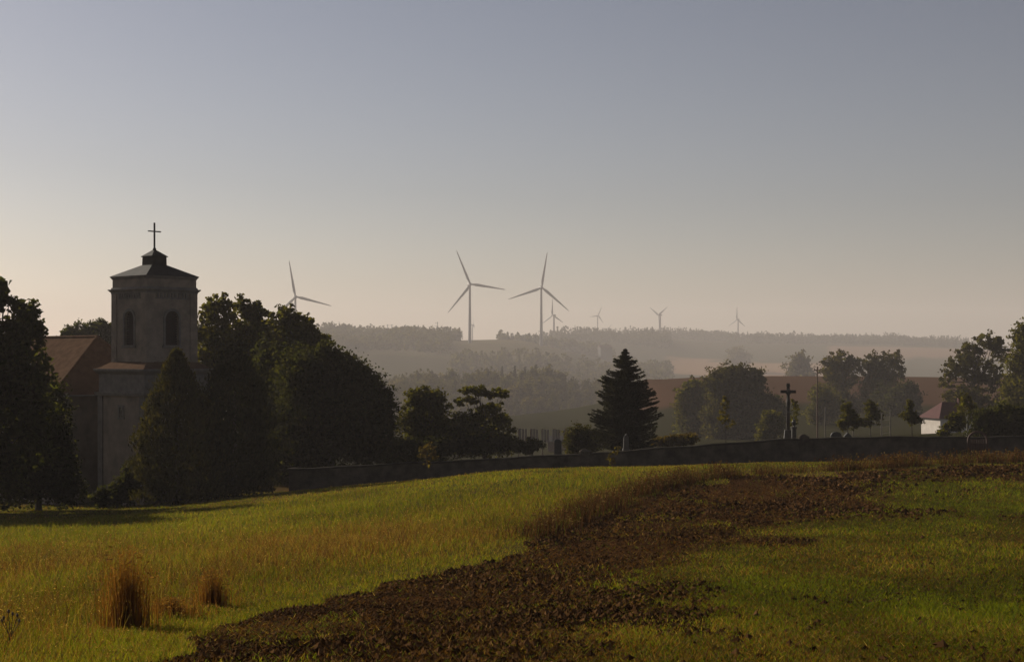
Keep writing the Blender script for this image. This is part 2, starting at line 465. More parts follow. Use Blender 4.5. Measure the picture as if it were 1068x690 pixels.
for sx in (-1, 1):                                         # corner pilaster strips
    for sy in (-1, 1):
        cx, cy = sx * (H - 0.28), sy * (H - 0.28)
        bm = bmesh.new(); box(bm, cx - 0.36, cx + 0.36, cy - 0.36, cy + 0.36, Z(-0.45), Z(5.2))
        bm_obj('pilaster', bm, M['plaster'], church, bevel=0.02)
bm = bmesh.new()                                           # lower cornice, frieze of dentils, upper cornice
for h0, h1, a, c in ((H + 0.1, H + 0.1, 5.2, 5.32), (H + 0.14, H + 0.24, 5.32, 5.46), (H + 0.28, H + 0.28, 5.46, 5.55), (H + 0.1, H + 0.06, 5.55, 5.7)):
    frustum(bm, h0, h1, Z(a), Z(c))
for ax in range(4):
    rot = Matrix.Rotation(ax * math.pi / 2, 3, 'Z')
    for k in range(9):
        x = -1.4 + k * 0.35
        b2 = bmesh.new(); box(b2, x - 0.09, x + 0.09, -H - 0.09, -H + 0.02, Z(4.83), Z(5.19))
        bmesh.ops.rotate(b2, matrix=rot, verts=b2.verts)
        tmp = bpy.data.meshes.new('t'); b2.to_mesh(tmp); b2.free(); bm.from_mesh(tmp); bpy.data.meshes.remove(tmp)
    b2 = bmesh.new(); box(b2, -1.6, 1.6, -H - 0.05, -H + 0.02, Z(4.72), Z(4.825))
    bmesh.ops.rotate(b2, matrix=rot, verts=b2.verts)
    tmp = bpy.data.meshes.new('t'); b2.to_mesh(tmp); b2.free(); bm.from_mesh(tmp); bpy.data.meshes.remove(tmp)
bm_obj('frieze', bm, M['stone_trim'], church)
bm = bmesh.new()
frustum(bm, H + 0.03, H + 0.1, Z(6.36), Z(6.5)); frustum(bm, H + 0.13, H + 0.15, Z(6.503), Z(6.6))
bm_obj('cornice', bm, M['stone_trim'], church)
bm = bmesh.new(); frustum(bm, H + 0.2, 0.7, Z(6.603), Z(7.6))
troof = bm_obj('tower_roof', bm, M['metal_roof'], church)
bm = bmesh.new(); frustum(bm, 0.72, 0.7, Z(7.45), Z(8.25)); frustum(bm, 0.79, 0.79, Z(8.253), Z(8.32)); frustum(bm, 0.77, 0.1, Z(8.323), Z(8.85))
lantern = bm_obj('lantern', bm, M['metal_roof'], troof)
bm = bmesh.new()
box(bm, -0.055, 0.055, -0.055, 0.055, Z(8.7), Z(11.1)); box(bm, -0.62, -0.058, -0.045, 0.045, Z(10.33), Z(10.43)); box(bm, 0.058, 0.62, -0.045, 0.045, Z(10.33), Z(10.43))
lathe(bm, [(0.02, Z(8.72)), (0.13, Z(8.8)), (0.16, Z(8.9)), (0.12, Z(9.0)), (0.03, Z(9.06))])
bm_obj('cross', bm, M['iron'], church)
# lower stage of the tower
bm = bmesh.new(); frustum(bm, 3.2, 3.2, 0, Z(-3.15)); frustum(bm, 3.32, 3.32, 0.0, 1.1)
bm_obj('tower_base', bm, M['plaster'], church)
bm = bmesh.new()
for h0, h1, a, c in ((3.45, 3.5, -3.147, -2.9), (3.22, 3.22, -2.9, -1.4), (3.3, 3.5, -1.4, -1.15), (3.56, 3.56, -1.15, -0.98)):
    frustum(bm, h0, h1, Z(a), Z(c))
bm_obj('entablature', bm, M['stone_trim'], church)
bm = bmesh.new(); frustum(bm, 3.4, 2.46, Z(-0.977), Z(-0.4)); bm_obj('ledge_roof', bm, M['tiles'], church)
for sx, sy in ((-1, -1), (1, -1), (-1, 1)):
    bm = bmesh.new(); cx, cy = sx * 2.95, sy * 2.95
    box(bm, cx - 0.34, cx + 0.34, cy - 0.34, cy + 0.34, 1.1, Z(-3.2))
    bm_obj('corner_strip', bm, M['stone_trim'], church)
# small windows and a door in the lower stage
def small_window(x, y, z0, z1, wdt, ax, parent, yoff):
    rot = Matrix.Rotation(ax * math.pi / 2, 4, 'Z')
    bm = bmesh.new()
    box(bm, x - wdt / 2 - 0.14, x - wdt / 2, yoff - 0.06, yoff + 0.02, z0, z1); box(bm, x + wdt / 2, x + wdt / 2 + 0.14, yoff - 0.06, yoff + 0.02, z0, z1)
    box(bm, x - wdt / 2 - 0.2, x + wdt / 2 + 0.2, yoff - 0.1, yoff + 0.02, z0 - 0.15, z0 - 0.003); box(bm, x - wdt / 2 - 0.16, x + wdt / 2 + 0.16, yoff - 0.08, yoff + 0.02, z1 + 0.003, z1 + 0.18)
    bmesh.ops.transform(bm, matrix=rot, verts=bm.verts)
    wn = bm_obj('window', bm, M['stone_trim'], parent)
    bm = bmesh.new(); box(bm, x - wdt / 2, x + wdt / 2, yoff - 0.012, yoff + 0.05, z0, z1)
    bmesh.ops.transform(bm, matrix=rot, verts=bm.verts)
    bm_obj('pane', bm, M['glass'], wn)
small_window(-1.0, 0, Z(-4.9), Z(-4.1), 0.5, 0, church, -3.2)
small_window(1.0, 0, Z(-4.9), Z(-4.1), 0.5, 0, church, -3.2)
small_window(0.0, 0, Z(-4.9), Z(-4.1), 0.5, 3, church, -3.2)
bm = bmesh.new(); box(bm, -0.8, 0.8, -3.36, -3.25, 0.3, 3.2)
bm_obj('door', bm, M['louvre'], church)
# nave: walls, hipped roof, side windows
NX, NY0, NY1 = 5.5, 3.0, 27.0
bm = bmesh.new(); box(bm, -NX, NX, NY0 + 3.4, NY1, 0, Z(-3.35))
bm_obj('nave_wall', bm, M['plaster'], church)
bm = bmesh.new()
e, y0, y1, zr, ze = 5.95, NY0 + 3.0, NY1 + 0.45, Z(1.75), Z(-3.2)
for dz, ins in ((0, 0),):
    A = [bm.verts.new(p) for p in ((-e, y0, ze), (e, y0, ze), (e, y1, ze), (-e, y1, ze))]
    B = [bm.verts.new(p) for p in ((-e, y0, ze - 0.14), (e, y0, ze - 0.14), (e, y1, ze - 0.14), (-e, y1, ze - 0.14))]
    r0 = bm.verts.new((0, y0 + 2.4, zr)); r1 = bm.verts.new((0, y1 - 4, zr))
    bm.faces.new((A[0], A[1], r0)); bm.faces.new((A[1], A[2], r1, r0)); bm.faces.new((A[2], A[3], r1)); bm.faces.new((A[3], A[0], r0, r1))
    bm.faces.new(B[::-1])
    for i in range(4): bm.faces.new((B[i], B[(i + 1) % 4], A[(i + 1) % 4], A[i]))
nroof = bm_obj('nave_roof', bm, M['tiles'], church)
bm = bmesh.new()
for a, c in (((0, y0 + 2.4, zr), (0, y1 - 4, zr)), ((-e, y0, ze), (0, y0 + 2.4, zr)), ((e, y0, ze), (0, y0 + 2.4, zr))):
    tube(bm, [a, c], [0.13, 0.13], 6)
bm_obj('ridge_tiles', bm, M['tiles'], nroof)
bm = bmesh.new()
tube(bm, [(-e - 0.07, y0 - 0.07, ze - 0.05), (-e - 0.07, y1, ze - 0.05)], [0.08, 0.08], 6); tube(bm, [(-e, y0 - 0.09, ze - 0.06), (e, y0 - 0.09, ze - 0.06)], [0.08, 0.08], 6)
bm_obj('gutter', bm, M['steel'], nroof)
bm = bmesh.new()                                           # roof hatch
box(bm, -0.45, 0.45, -0.35, 0.35, 0, 0.28)
hatch = bm_obj('roof_hatch', bm, M['steel'], nroof); hatch.location = (-3.2, 13.5, Z(-0.95)); hatch.rotation_euler = (0, R(-20), 0)
for k in range(4):
    small_window(-(NY0 + 7 + k * 5), 0, Z(-8.2), Z(-5.0), 1.2, 3, church, -NX)

# ------------------------------------------------------------------ vegetation builders
def leaf_quads(cen, nrm, size, asp=0.62, droop=None):
    n = len(cen)
    t = RNG.normal(size=(n, 3)) if droop is None else droop
    t = t - nrm * (t * nrm).sum(1, keepdims=True)
    t /= np.linalg.norm(t, axis=1, keepdims=True) + 1e-9
    b = np.cross(nrm, t)
    s = size[:, None]
    V = np.stack([cen - t * s * 0.5, cen + b * s * asp * 0.5 + nrm * s * 0.08, cen + t * s * 0.5, cen - b * s * asp * 0.5 + nrm * s * 0.08], 1).reshape(-1, 3)
    return V, np.arange(n * 4).reshape(-1, 4)

def unit(n):
    v = RNG.normal(size=(n, 3)); return v / np.linalg.norm(v, axis=1, keepdims=True)

def leaf_tint(n, base, var=0.35, hue=0.25):
    base = np.array(base)
    f = 1 + var * (RNG.random(n) * 2 - 1)
    c = base[None] * f[:, None]
    h = RNG.random(n) * hue
    c[:, 0] *= 1 + h; c[:, 2] *= 1 - h * 0.5
    return np.repeat(np.clip(c, 0.004, 0.5), 4, axis=0)

def crown_mesh(blobs, n, size, base, clump=0.17, shell=0.5, fill=0.22, up=0.0, per=22, gap=0.0):
    """leaf clumps spread through a set of ellipsoids (x, y, z, rx, ry, rz)"""
    B = np.array(blobs, float)
    wt = (B[:, 3] * B[:, 5]); wt /= wt.sum()
    nc = max(6, n // per)
    bi = RNG.choice(len(B), nc, p=wt)
    d = unit(nc)
    rad = shell + (1.03 - shell) * RNG.random(nc) ** 0.55
    lump = 0.72 + 0.5 * vnoise(d[:, 0] * 2.3 + bi * 7.1, d[:, 1] * 2.3 + d[:, 2] * 2.9, 12) + 0.12 * RNG.random(nc) ** 2
    c = B[bi, :3] + d * (rad * lump)[:, None] * B[bi, 3:]
    if gap:
        keep = vnoise(c[:, 0] * gap + 50, c[:, 2] * gap + c[:, 1] * gap * 0.7, 3) > 0.4
        c, bi, d = c[keep], bi[keep], d[keep]; nc = len(c)
    sig = clump * B[bi, 3:].mean(1) * (0.6 + 0.8 * RNG.random(nc))
    k = RNG.poisson(per, nc)
    idx = np.repeat(np.arange(nc), k)
    off = RNG.normal(size=(len(idx), 3)) * sig[idx, None] * 0.8
    off[:, 2] = off[:, 2] * 0.75 + up * np.abs(off[:, 2])
    cen = c[idx] + off
    nr = unit(len(idx)) + d[idx] * 0.5 + np.array([0, 0, 0.35]); nr /= np.linalg.norm(nr, axis=1, keepdims=True)
    sz = size * (0.6 + 0.8 * RNG.random(len(idx)))
    ct = 0.75 + 0.5 * RNG.random(nc)
    tint = leaf_tint(len(idx), base) * np.repeat(ct[idx], 4)[:, None]
    nf = int(n * fill)
    if nf:
        bi = RNG.choice(len(B), nf, p=wt)
        cf = B[bi, :3] + unit(nf) * (0.82 * RNG.random(nf) ** 0.4)[:, None] * B[bi, 3:]
        cen = np.concatenate([cen, cf]); nr = np.concatenate([nr, unit(nf)])
        sz = np.concatenate([sz, size * (1.6 + RNG.random(nf))]); tint = np.concatenate([tint, leaf_tint(nf, base)])
    V, Fc = leaf_quads(cen, nr, sz)
    return mesh_np('crown', V, Fc, tint)

def trunk_bm(blobs, r0, lean=0.0, z0=-0.4):
    bm = bmesh.new()
    B = sorted(blobs, key=lambda q: q[2])
    top = max(blobs, key=lambda q: q[2] + q[5])
    mid = np.average(np.array([q[:2] for q in blobs]), axis=0) * 0.5
    zt = top[2] + top[5] * 0.3
    pts = [Vector((0, 0, z0)), Vector((0.02, 0, 0.3)), Vector((mid[0] * 0.3, mid[1] * 0.3, zt * 0.35)), Vector((mid[0], mid[1], zt * 0.65)), Vector((top[0], top[1], zt))]
    rad = [r0 * 1.35, r0, r0 * 0.78, r0 * 0.5, r0 * 0.12]
    tube(bm, pts, rad, 9)
    for q in blobs:
        for rep in range(2):
            a = random.uniform(0.25, 0.7)
            st = pts[2].lerp(pts[3], a) if q[2] > zt * 0.5 else pts[1].lerp(pts[2], random.uniform(0.45, 1))
            en = Vector((q[0] + random.uniform(-.6, .6) * q[3], q[1] + random.uniform(-.6, .6) * q[4], q[2] + random.uniform(0.0, .75) * q[5]))
            md = st.lerp(en, 0.5) + Vector((random.uniform(-.2, .2) * q[3], random.uniform(-.2, .2) * q[3], -0.08 * (en - st).length))
            tube(bm, [st, md, en], [r0 * 0.42, r0 * 0.26, r0 * 0.05], 6)
    return bm

GREEN, DARK, OLIVE, YEL, DRYG = (0.040, 0.050, 0.014), (0.026, 0.031, 0.012), (0.060, 0.064, 0.016), (0.07, 0.065, 0.016), (0.06, 0.048, 0.018)

def tree(name, label, cat, px, d, blobs_px, n, size, base, r0=0.28, group=None, trunk=True, bark='bark', lmat='leaf', base_z=None, **kw):
    """blobs_px: (px, py, half width px, half height px, depth offset in m)"""
    x = (px - XC) / F * d
    z = gz(x, d) if base_z is None else base_z
    t = thing(name, label, cat, (x, d, z), 0, group)
    bl = []
    for q in blobs_px:
        dy = q[4] if len(q) > 4 else random.uniform(-0.25, 0.25) * q[2] * d / F
        p = P(q[0], q[1], d) - Vector((x, d, z))
        rx, rz = q[2] * d / F, q[3] * d / F
        bl.append((p.x, dy, p.z, rx, (rx + rz) / 2 if rz < 2 * rx else rx, rz))
    if trunk:
        bm_obj('trunk', trunk_bm(bl, r0), M[bark], t)
    link('crown', crown_mesh(bl, n, size, base, **kw), M[lmat], t)
    return t

# ---- left: the dark trees beside the church
tree('lime_tree', 'tall dark broadleaf tree at the left edge beside the church nave', 'tree', -8, 112,
     [(0, 305, 15, 22), (-30, 330, 34, 40), (22, 332, 20, 26), (-6, 370, 46, 50), (36, 348, 16, 18), (30, 392, 34, 40), (-40, 420, 55, 70), (24, 450, 40, 52), (-10, 490, 50, 40)], 26000, 0.33, GREEN, 0.4, clump=0.12, gap=0.5, shell=0.35, fill=0.16, per=45)
tree('lime_tree', 'lower dark round tree in front of the nave wall, right of the tall left tree', 'tree', 40, 118,
     [(44, 425, 26, 38), (52, 465, 24, 40), (30, 490, 34, 36), (58, 500, 18, 24), (64, 480, 16, 36), (68, 500, 18, 28)], 14000, 0.28, DARK, 0.25)
tree('background_tree', 'hazy round tree peeping over the church nave roof, left one', 'tree', 76, 235,
     [(76, 350, 14, 11), (68, 356, 10, 10), (90, 348, 12, 11), (80, 372, 20, 22)], 5000, 0.42, GREEN, 0.3, group='trees behind the church roof')
tree('background_tree', 'hazy round tree between nave roof ridge and church tower', 'tree', 106, 240,
     [(104, 345, 14, 12), (117, 348, 12, 12), (108, 372, 22, 22)], 4500, 0.42, GREEN, 0.3, group='trees behind the church roof')
# beyond the left edge, only their shade falls into the picture
tree('lime_tree', 'broad dark tree standing left of the church at the edge of the view', 'tree', -95, 104,
     [(-100, 330, 45, 50), (-130, 390, 60, 70), (-70, 400, 55, 70), (-100, 470, 70, 70)], 12000, 0.42, GREEN, 0.4)
# ---- behind and right of the tower
lg = 'tall leafy trees behind the church tower'
tree('tall_tree', 'tall leafy tree with airy top touching the right side of the church tower', 'tree', 226, 158,
     [(224, 322, 16, 14), (212, 336, 14, 20), (240, 325, 12, 16), (228, 355, 30, 34), (215, 385, 26, 34), (240, 400, 30, 50)], 14000, 0.34, OLIVE, 0.3, lg, gap=0.55, fill=0.08, shell=0.35, clump=0.13, per=40)
tree('tall_tree', 'tall leafy tree behind the tower with three airy tufts along its top', 'tree', 262, 160,
     [(252, 322, 10, 13), (268, 325, 11, 11), (278, 336, 12, 13), (258, 350, 28, 28), (270, 390, 34, 46)], 13000, 0.34, OLIVE, 0.3, lg, gap=0.55, fill=0.1, shell=0.35, clump=0.13, per=40)
tree('tall_tree', 'rounded tall tree just below the half hidden wind turbine', 'tree', 308, 156,
     [(300, 330, 15, 11), (316, 336, 14, 13), (304, 356, 30, 26), (330, 360, 14, 18), (310, 400, 40, 50)], 13500, 0.34, OLIVE, 0.3, lg, gap=0.5, fill=0.12, shell=0.35, clump=0.13, per=40)
tree('broad_tree', 'broad dense dark tree whose crown slopes down to the right behind the wall end', 'tree', 345, 141,
     [(338, 372, 20, 18), (360, 388, 24, 22), (318, 395, 30, 34), (380, 402, 22, 24), (350, 420, 44, 44), (396, 425, 19, 26), (330, 450, 46, 44), (385, 455, 32, 40), (300, 470, 26, 40)], 26000, 0.3, DARK, 0.35, fill=0.3)
tree('broad_tree', 'low dark tree filling the gap between clipped evergreen and broad dense tree', 'tree', 290, 146,
     [(285, 385, 24, 30), (280, 430, 34, 44), (300, 478, 40, 36)], 9000, 0.32, DARK, 0.3, fill=0.3)

def evergreen(label, px, d, top, bot, prof, n, size, base, group=None):
    """dense upright evergreen: sprays pointing up and out; prof gives half widths in px from top to bottom"""
    x = (px - XC) / F * d; z = gz(x, d)
    t = thing('evergreen_tree', label, 'evergreen', (x, d, z), 0, group)
    zt = P(px, top, d).z - z; zb = max(0.1, P(px, bot, d).z - z)
    q = RNG.random(n) ** 0.75
    prof = np.array(prof) * d / F
    hw = np.interp(q, np.linspace(0, 1, len(prof)), prof)
    a = RNG.random(n) * 2 * math.pi
    lump = 0.66 + 0.5 * vnoise(a * 2.4 + 31, q * 13, 4)
    rr_ = hw * lump * (0.5 + 0.5 * RNG.random(n) ** 0.4)
    zz = zt + (zb - zt) * q
    cen = np.stack([np.cos(a) * rr_, np.sin(a) * rr_, zz + 0.3 * lump], 1)
    cen += RNG.normal(size=(n, 3)) * size * 0.45
    up = np.stack([np.cos(a) * 0.5, np.sin(a) * 0.5, np.ones(n)], 1) + RNG.normal(size=(n, 3)) * 0.35
    nr = np.stack([np.cos(a), np.sin(a), np.zeros(n)], 1) + RNG.normal(size=(n, 3)) * 0.7
    nr /= np.linalg.norm(nr, axis=1, keepdims=True)
    V, Fc = leaf_quads(cen, nr, size * (0.6 + 0.9 * RNG.random(n)), 0.42, up)
    link('crown', mesh_np('crown', V, Fc, leaf_tint(n, base)), M['needle'], t)
    bm = bmesh.new(); tube(bm, [(0, 0, -0.4), (0, 0, zt * 0.5), (0, 0, zt * 0.96)], [0.22, 0.14, 0.02], 8)
    bm_obj('trunk', bm, M['bark'], t)
    return t
evergreen('pointed yellow-green evergreen in front of the church tower base', 185, 119, 369, 522, [1, 11, 22, 30, 37, 42, 46, 47, 46, 44], 13000, 0.36, (0.046, 0.046, 0.014))
evergreen('rounded clipped dark evergreen right of the pointed one beside the church', 245, 123, 368, 520, [5, 22, 31, 36, 40, 42, 43, 43, 42, 38], 14000, 0.34, (0.030, 0.034, 0.013))
tree('garden_bush', 'low dark bush at the foot of the church tower, left of the pointed evergreen', 'bush', 122, 121, [(128, 512, 16, 14), (112, 518, 14, 10), (138, 500, 12, 18)], 3600, 0.26, DARK, 0.08, fill=0.3)
evergreen('low dark evergreen filling the gap below the two churchyard evergreens', 215, 127, 428, 520, [6, 22, 30, 34, 35, 34, 32], 6000, 0.34, (0.026, 0.03, 0.012))

# ---- behind the wall, centre
tree('small_tree', 'round leafy tree with sunlit left side behind the cemetery wall', 'tree', 446, 152,
     [(438, 416, 16, 13), (452, 420, 18, 14), (428, 438, 14, 18), (450, 446, 26, 22), (440, 470, 26, 18)], 10000, 0.27, OLIVE, 0.2, shell=0.4, fill=0.16)
tree('small_tree', 'loose tree with feathery spreading branches above the cemetery wall', 'tree', 505, 150,
     [(497, 408, 17, 7), (520, 410, 16, 5), (488, 418, 14, 6), (512, 424, 16, 6), (505, 440, 26, 14), (480, 446, 18, 18), (525, 446, 14, 18), (505, 462, 36, 16)], 10500, 0.26, OLIVE, 0.2, gap=0.7, shell=0.3, fill=0.1, per=32, clump=0.14)
tree('garden_bush', 'small dark bush at the wall left of the gravestone', 'bush', 556, 146, [(556, 464, 11, 7), (548, 468, 9, 6)], 1500, 0.2, DARK, 0.06)
tree('garden_bush', 'round dense dark bush between gravestone and tall spruce', 'bush', 606, 147, [(604, 455, 15, 13), (618, 459, 12, 11), (606, 466, 18, 12)], 5000, 0.2, (0.035, 0.037, 0.016), 0.1, fill=0.3)

def spruce(label, px, d, top, bot, prof, base, group=None, wh=44, lm='needle'):
    x = (px - XC) / F * d; z = gz(x, d)
    t = thing('spruce_tree', label, 'spruce', (x, d, z), 0, group)
    zt = P(px, top, d).z - z; zb = P(px, bot, d).z - z
    prof = np.array(prof) * d / F
    bm = bmesh.new(); tube(bm, [(0, 0, -0.4), (0, 0, zt * 0.5), (0, 0, zt)], [0.2, 0.12, 0.015], 8)
    cs, ns, ts, ss = [], [], [], []
    for i in range(wh):
        f = (i + 0.4) / wh
        hz = zt + (zb - zt) * f
        L0 = float(np.interp(f, np.linspace(0, 1, len(prof)), prof))
        for k in range(8 if f < .25 else 13):
            a = random.uniform(0, 6.283); L = L0 * random.uniform(0.6, 1.12) * (1 + 0.1 * math.sin(a * 2 + i * 0.7))
            h = hz + random.uniform(-0.1, 0.1)
            m_ = max(5, int(L / 0.085))
            s = np.linspace(0.06, 1, m_)
            dr = -0.30 * L * s + 0.34 * L * s ** 2.2
            wd = 0.34 * L * (1 - s) ** 0.8 * 0.75 + 0.10
            for rep in range(5):
                lat = (RNG.random(m_) * 2 - 1) * wd
                p = np.stack([np.cos(a) * s * L - np.sin(a) * lat, np.sin(a) * s * L + np.cos(a) * lat, h + dr - 0.18 * np.abs(lat) - 0.14 * RNG.random(m_)], 1)
                cs.append(p)
                ns.append(np.array([0, 0, 1.0]) + RNG.normal(size=(m_, 3)) * 0.55)
                ts.append(np.array([math.cos(a), math.sin(a), 0.1]) + np.stack([-np.sin(a) * np.sign(lat), np.cos(a) * np.sign(lat), np.zeros(m_)], 1) * 0.6)
                ss.append(0.2 + 0.2 * RNG.random(m_))
            if k % 2 == 0:
                q = [(math.cos(a) * u * L, math.sin(a) * u * L, h - 0.30 * L * u + 0.34 * L * u ** 2.2) for u in (0, .5, .95)]
                tube(bm, q, [0.03, 0.02, 0.006], 4)
    cen = np.concatenate(cs); nr = np.concatenate(ns); nr /= np.linalg.norm(nr, axis=1, keepdims=True)
    V, Fc = leaf_quads(cen, nr, np.concatenate(ss), 0.36, np.concatenate(ts))
    bm_obj('trunk', bm, M['bark'], t)
    link('crown', mesh_np('crown', V, Fc, leaf_tint(len(cen), base, 0.3, 0.15)), M[lm], t)
    return t
spruce('tall dark pointed spruce standing alone behind the cemetery wall', 652, 142, 364, 466, [0.5, 11, 20, 26, 30, 32, 34, 34, 33, 32], (0.022, 0.024, 0.016))

tree('hedge', 'low dark scrub filling the foot of the trees along the wall', 'scrub', 478, 148, [(430, 468, 20, 12), (460, 466, 22, 12), (492, 464, 22, 11), (522, 462, 18, 10), (410, 472, 20, 14), (540, 465, 10, 7)], 7000, 0.26, DARK, 0.06, fill=0.3)
# ---- right of the spruce
tree('round_tree', 'large round dense tree left of the crucifix', 'tree', 770, 400,
     [(765, 392, 20, 13), (748, 402, 14, 16), (786, 400, 14, 18), (770, 420, 30, 28), (792, 425, 14, 24), (752, 440, 20, 22), (778, 450, 24, 16)], 15000, 0.694, (0.04, 0.041, 0.018), 0.61, fill=0.28)
tree('round_tree', 'smaller greyish round tree against the left of the large round tree', 'tree', 722, 420,
     [(724, 405, 13, 11), (714, 418, 12, 14), (732, 420, 15, 18), (720, 440, 18, 20), (738, 450, 18, 14)], 9000, 0.700, OLIVE, 0.41)
tree('garden_bush', 'low yellowish bush between large round tree and crucifix', 'bush', 806, 300, [(802, 436, 9, 10), (810, 444, 11, 12), (798, 452, 12, 9)], 3500, 0.404, OLIVE, 0.13)
tree('garden_bush', 'hazy greenish bush standing behind the yellowish one near the crucifix', 'bush', 808, 400, [(804, 420, 9, 10), (812, 430, 10, 14)], 2500, 0.558, GREEN, 0.15)
tree('sapling', 'slender yellow-leaved sapling in front of the large round tree', 'sapling', 757, 150, [(757, 420, 3.5, 9), (754, 432, 6, 8), (760, 440, 6, 8)], 520, 0.2, YEL, 0.04, fill=0.05, shell=0.2)
tree('sapling', 'slender green sapling touching the right of the crucifix', 'sapling', 829, 140, [(828, 420, 4, 6), (830, 430, 5, 9), (827, 441, 5, 7)], 620, 0.17, OLIVE, 0.04, fill=0.05, shell=0.2)
tree('garden_bush', 'low rough scrub behind the wall between spruce and round trees', 'bush', 704, 162, [(700, 459, 14, 6), (688, 461, 10, 5), (716, 458, 12, 7)], 2600, 0.24, DRYG, 0.06)
tree('field_tree', 'hazy tall tree with broken crown at the ploughed field, left of a pair', 'tree', 880, 520,
     [(878, 378, 17, 12), (866, 386, 11, 12), (892, 382, 12, 12), (878, 396, 22, 14), (870, 415, 22, 14), (884, 428, 24, 16)], 8500, 0.825, (0.05, 0.05, 0.022), 0.54, 'pair of trees at the ploughed field', gap=0.35, fill=0.1, shell=0.35, clump=0.14, per=34)
tree('field_tree', 'hazy tall tree with broken crown at the ploughed field, right of a pair', 'tree', 922, 515,
     [(912, 380, 12, 12), (930, 376, 14, 11), (938, 386, 8, 12), (920, 395, 22, 15), (918, 415, 26, 18), (905, 425, 18, 18)], 9000, 0.828, (0.045, 0.045, 0.022), 0.54, 'pair of trees at the ploughed field', gap=0.35, fill=0.1, shell=0.35, clump=0.14, per=34)
tree('garden_bush', 'dark rounded thicket right of the pair of hazy trees', 'bush', 944, 500, [(948, 408, 13, 12), (936, 420, 22, 20), (950, 424, 11, 16)], 5000, 0.719, DARK, 0.18, fill=0.3)
tree('garden_bush', 'pale green hazy bush left of the pair of hazy trees', 'bush', 856, 470, [(856, 412, 12, 12), (866, 424, 16, 16), (850, 432, 12, 12)], 4200, 0.627, OLIVE, 0.17)
tree('orchard_tree', 'small dark orchard tree left of the pale fence posts', 'tree', 884, 176, [(882, 424, 6, 6), (886, 433, 9, 8), (892, 440, 10, 7), (880, 442, 8, 6)], 2400, 0.22, OLIVE, 0.07, 'young orchard trees behind the wall', shell=0.3)
tree('orchard_tree', 'small dark orchard tree left of the white house', 'tree', 951, 176, [(949, 424, 4, 8), (950, 434, 9, 7), (954, 438, 8, 5)], 1900, 0.22, OLIVE, 0.07, 'young orchard trees behind the wall', shell=0.3)
tree('orchard_tree', 'small sunlit orchard tree between the pale fence posts', 'tree', 908, 200, [(908, 425, 7, 8), (912, 434, 9, 9), (904, 440, 8, 6)], 1500, 0.25, OLIVE, 0.07, 'young orchard trees behind the wall', shell=0.3)
tree('tall_tree', 'tall airy tree with layered branches beside the white house', 'tree', 1012, 340,
     [(1030, 356, 16, 10), (1012, 368, 16, 11), (1042, 366, 12, 14), (998, 384, 16, 14), (1024, 388, 24, 16), (988, 400, 10, 14), (1040, 396, 14, 20), (1012, 412, 26, 12), (1034, 428, 24, 16)], 13500, 0.597, (0.045, 0.047, 0.02), 0.43, gap=0.5, fill=0.06, shell=0.3, clump=0.14, per=36)
tree('tall_tree', 'greener tall tree at the right edge of the view', 'tree', 1072, 290,
     [(1072, 350, 16, 16), (1066, 378, 16, 20), (1082, 390, 30, 30), (1064, 405, 18, 18), (1078, 425, 34, 26)], 13000, 0.517, OLIVE, 0.47, fill=0.2, shell=0.35)
tree('hedge', 'long dark hedge behind the wall below the right edge trees', 'hedge', 1045, 162,
     [(1028, 438, 17, 13), (1050, 434, 20, 15), (1075, 438, 24, 16), (1040, 450, 36, 10)], 9000, 0.25, DARK, 0.1, fill=0.3)
tree('garden_bush', 'leafy bush in front of the white house corner', 'bush', 990, 172, [(990, 446, 9, 6), (984, 451, 8, 5), (1000, 442, 9, 9), (1006, 430, 9, 12), (994, 438, 7, 8)], 3200, 0.2, OLIVE, 0.05, shell=0.3)
tree('birch_tree', 'thin birch with pale trunk right of the white house', 'tree', 1008.6, 168, [(1006, 416, 7, 8), (1012, 424, 8, 8)], 1100, 0.22, OLIVE, 0.09, None, True, 'pale_bark', shell=0.3, fill=0.05)
# ---- young growth in front of the wall
tree('sapling', 'yellowish sapling growing in front of the wall below the round leafy tree', 'sapling', 446, 124, [(445, 466, 9, 6), (440, 474, 6, 6), (452, 474, 6, 6), (446, 482, 4, 6)], 900, 0.17, (0.075, 0.06, 0.02), 0.04, fill=0.02, shell=0.1)
tree('sapling', 'small yellow-flowered shrub in front of the wall near the spruce', 'sapling', 641, 122, [(636, 474, 4, 4), (643, 470, 5, 5), (640, 480, 6, 5)], 420, 0.14, (0.07, 0.06, 0.02), 0.03, fill=0.02, shell=0.1)

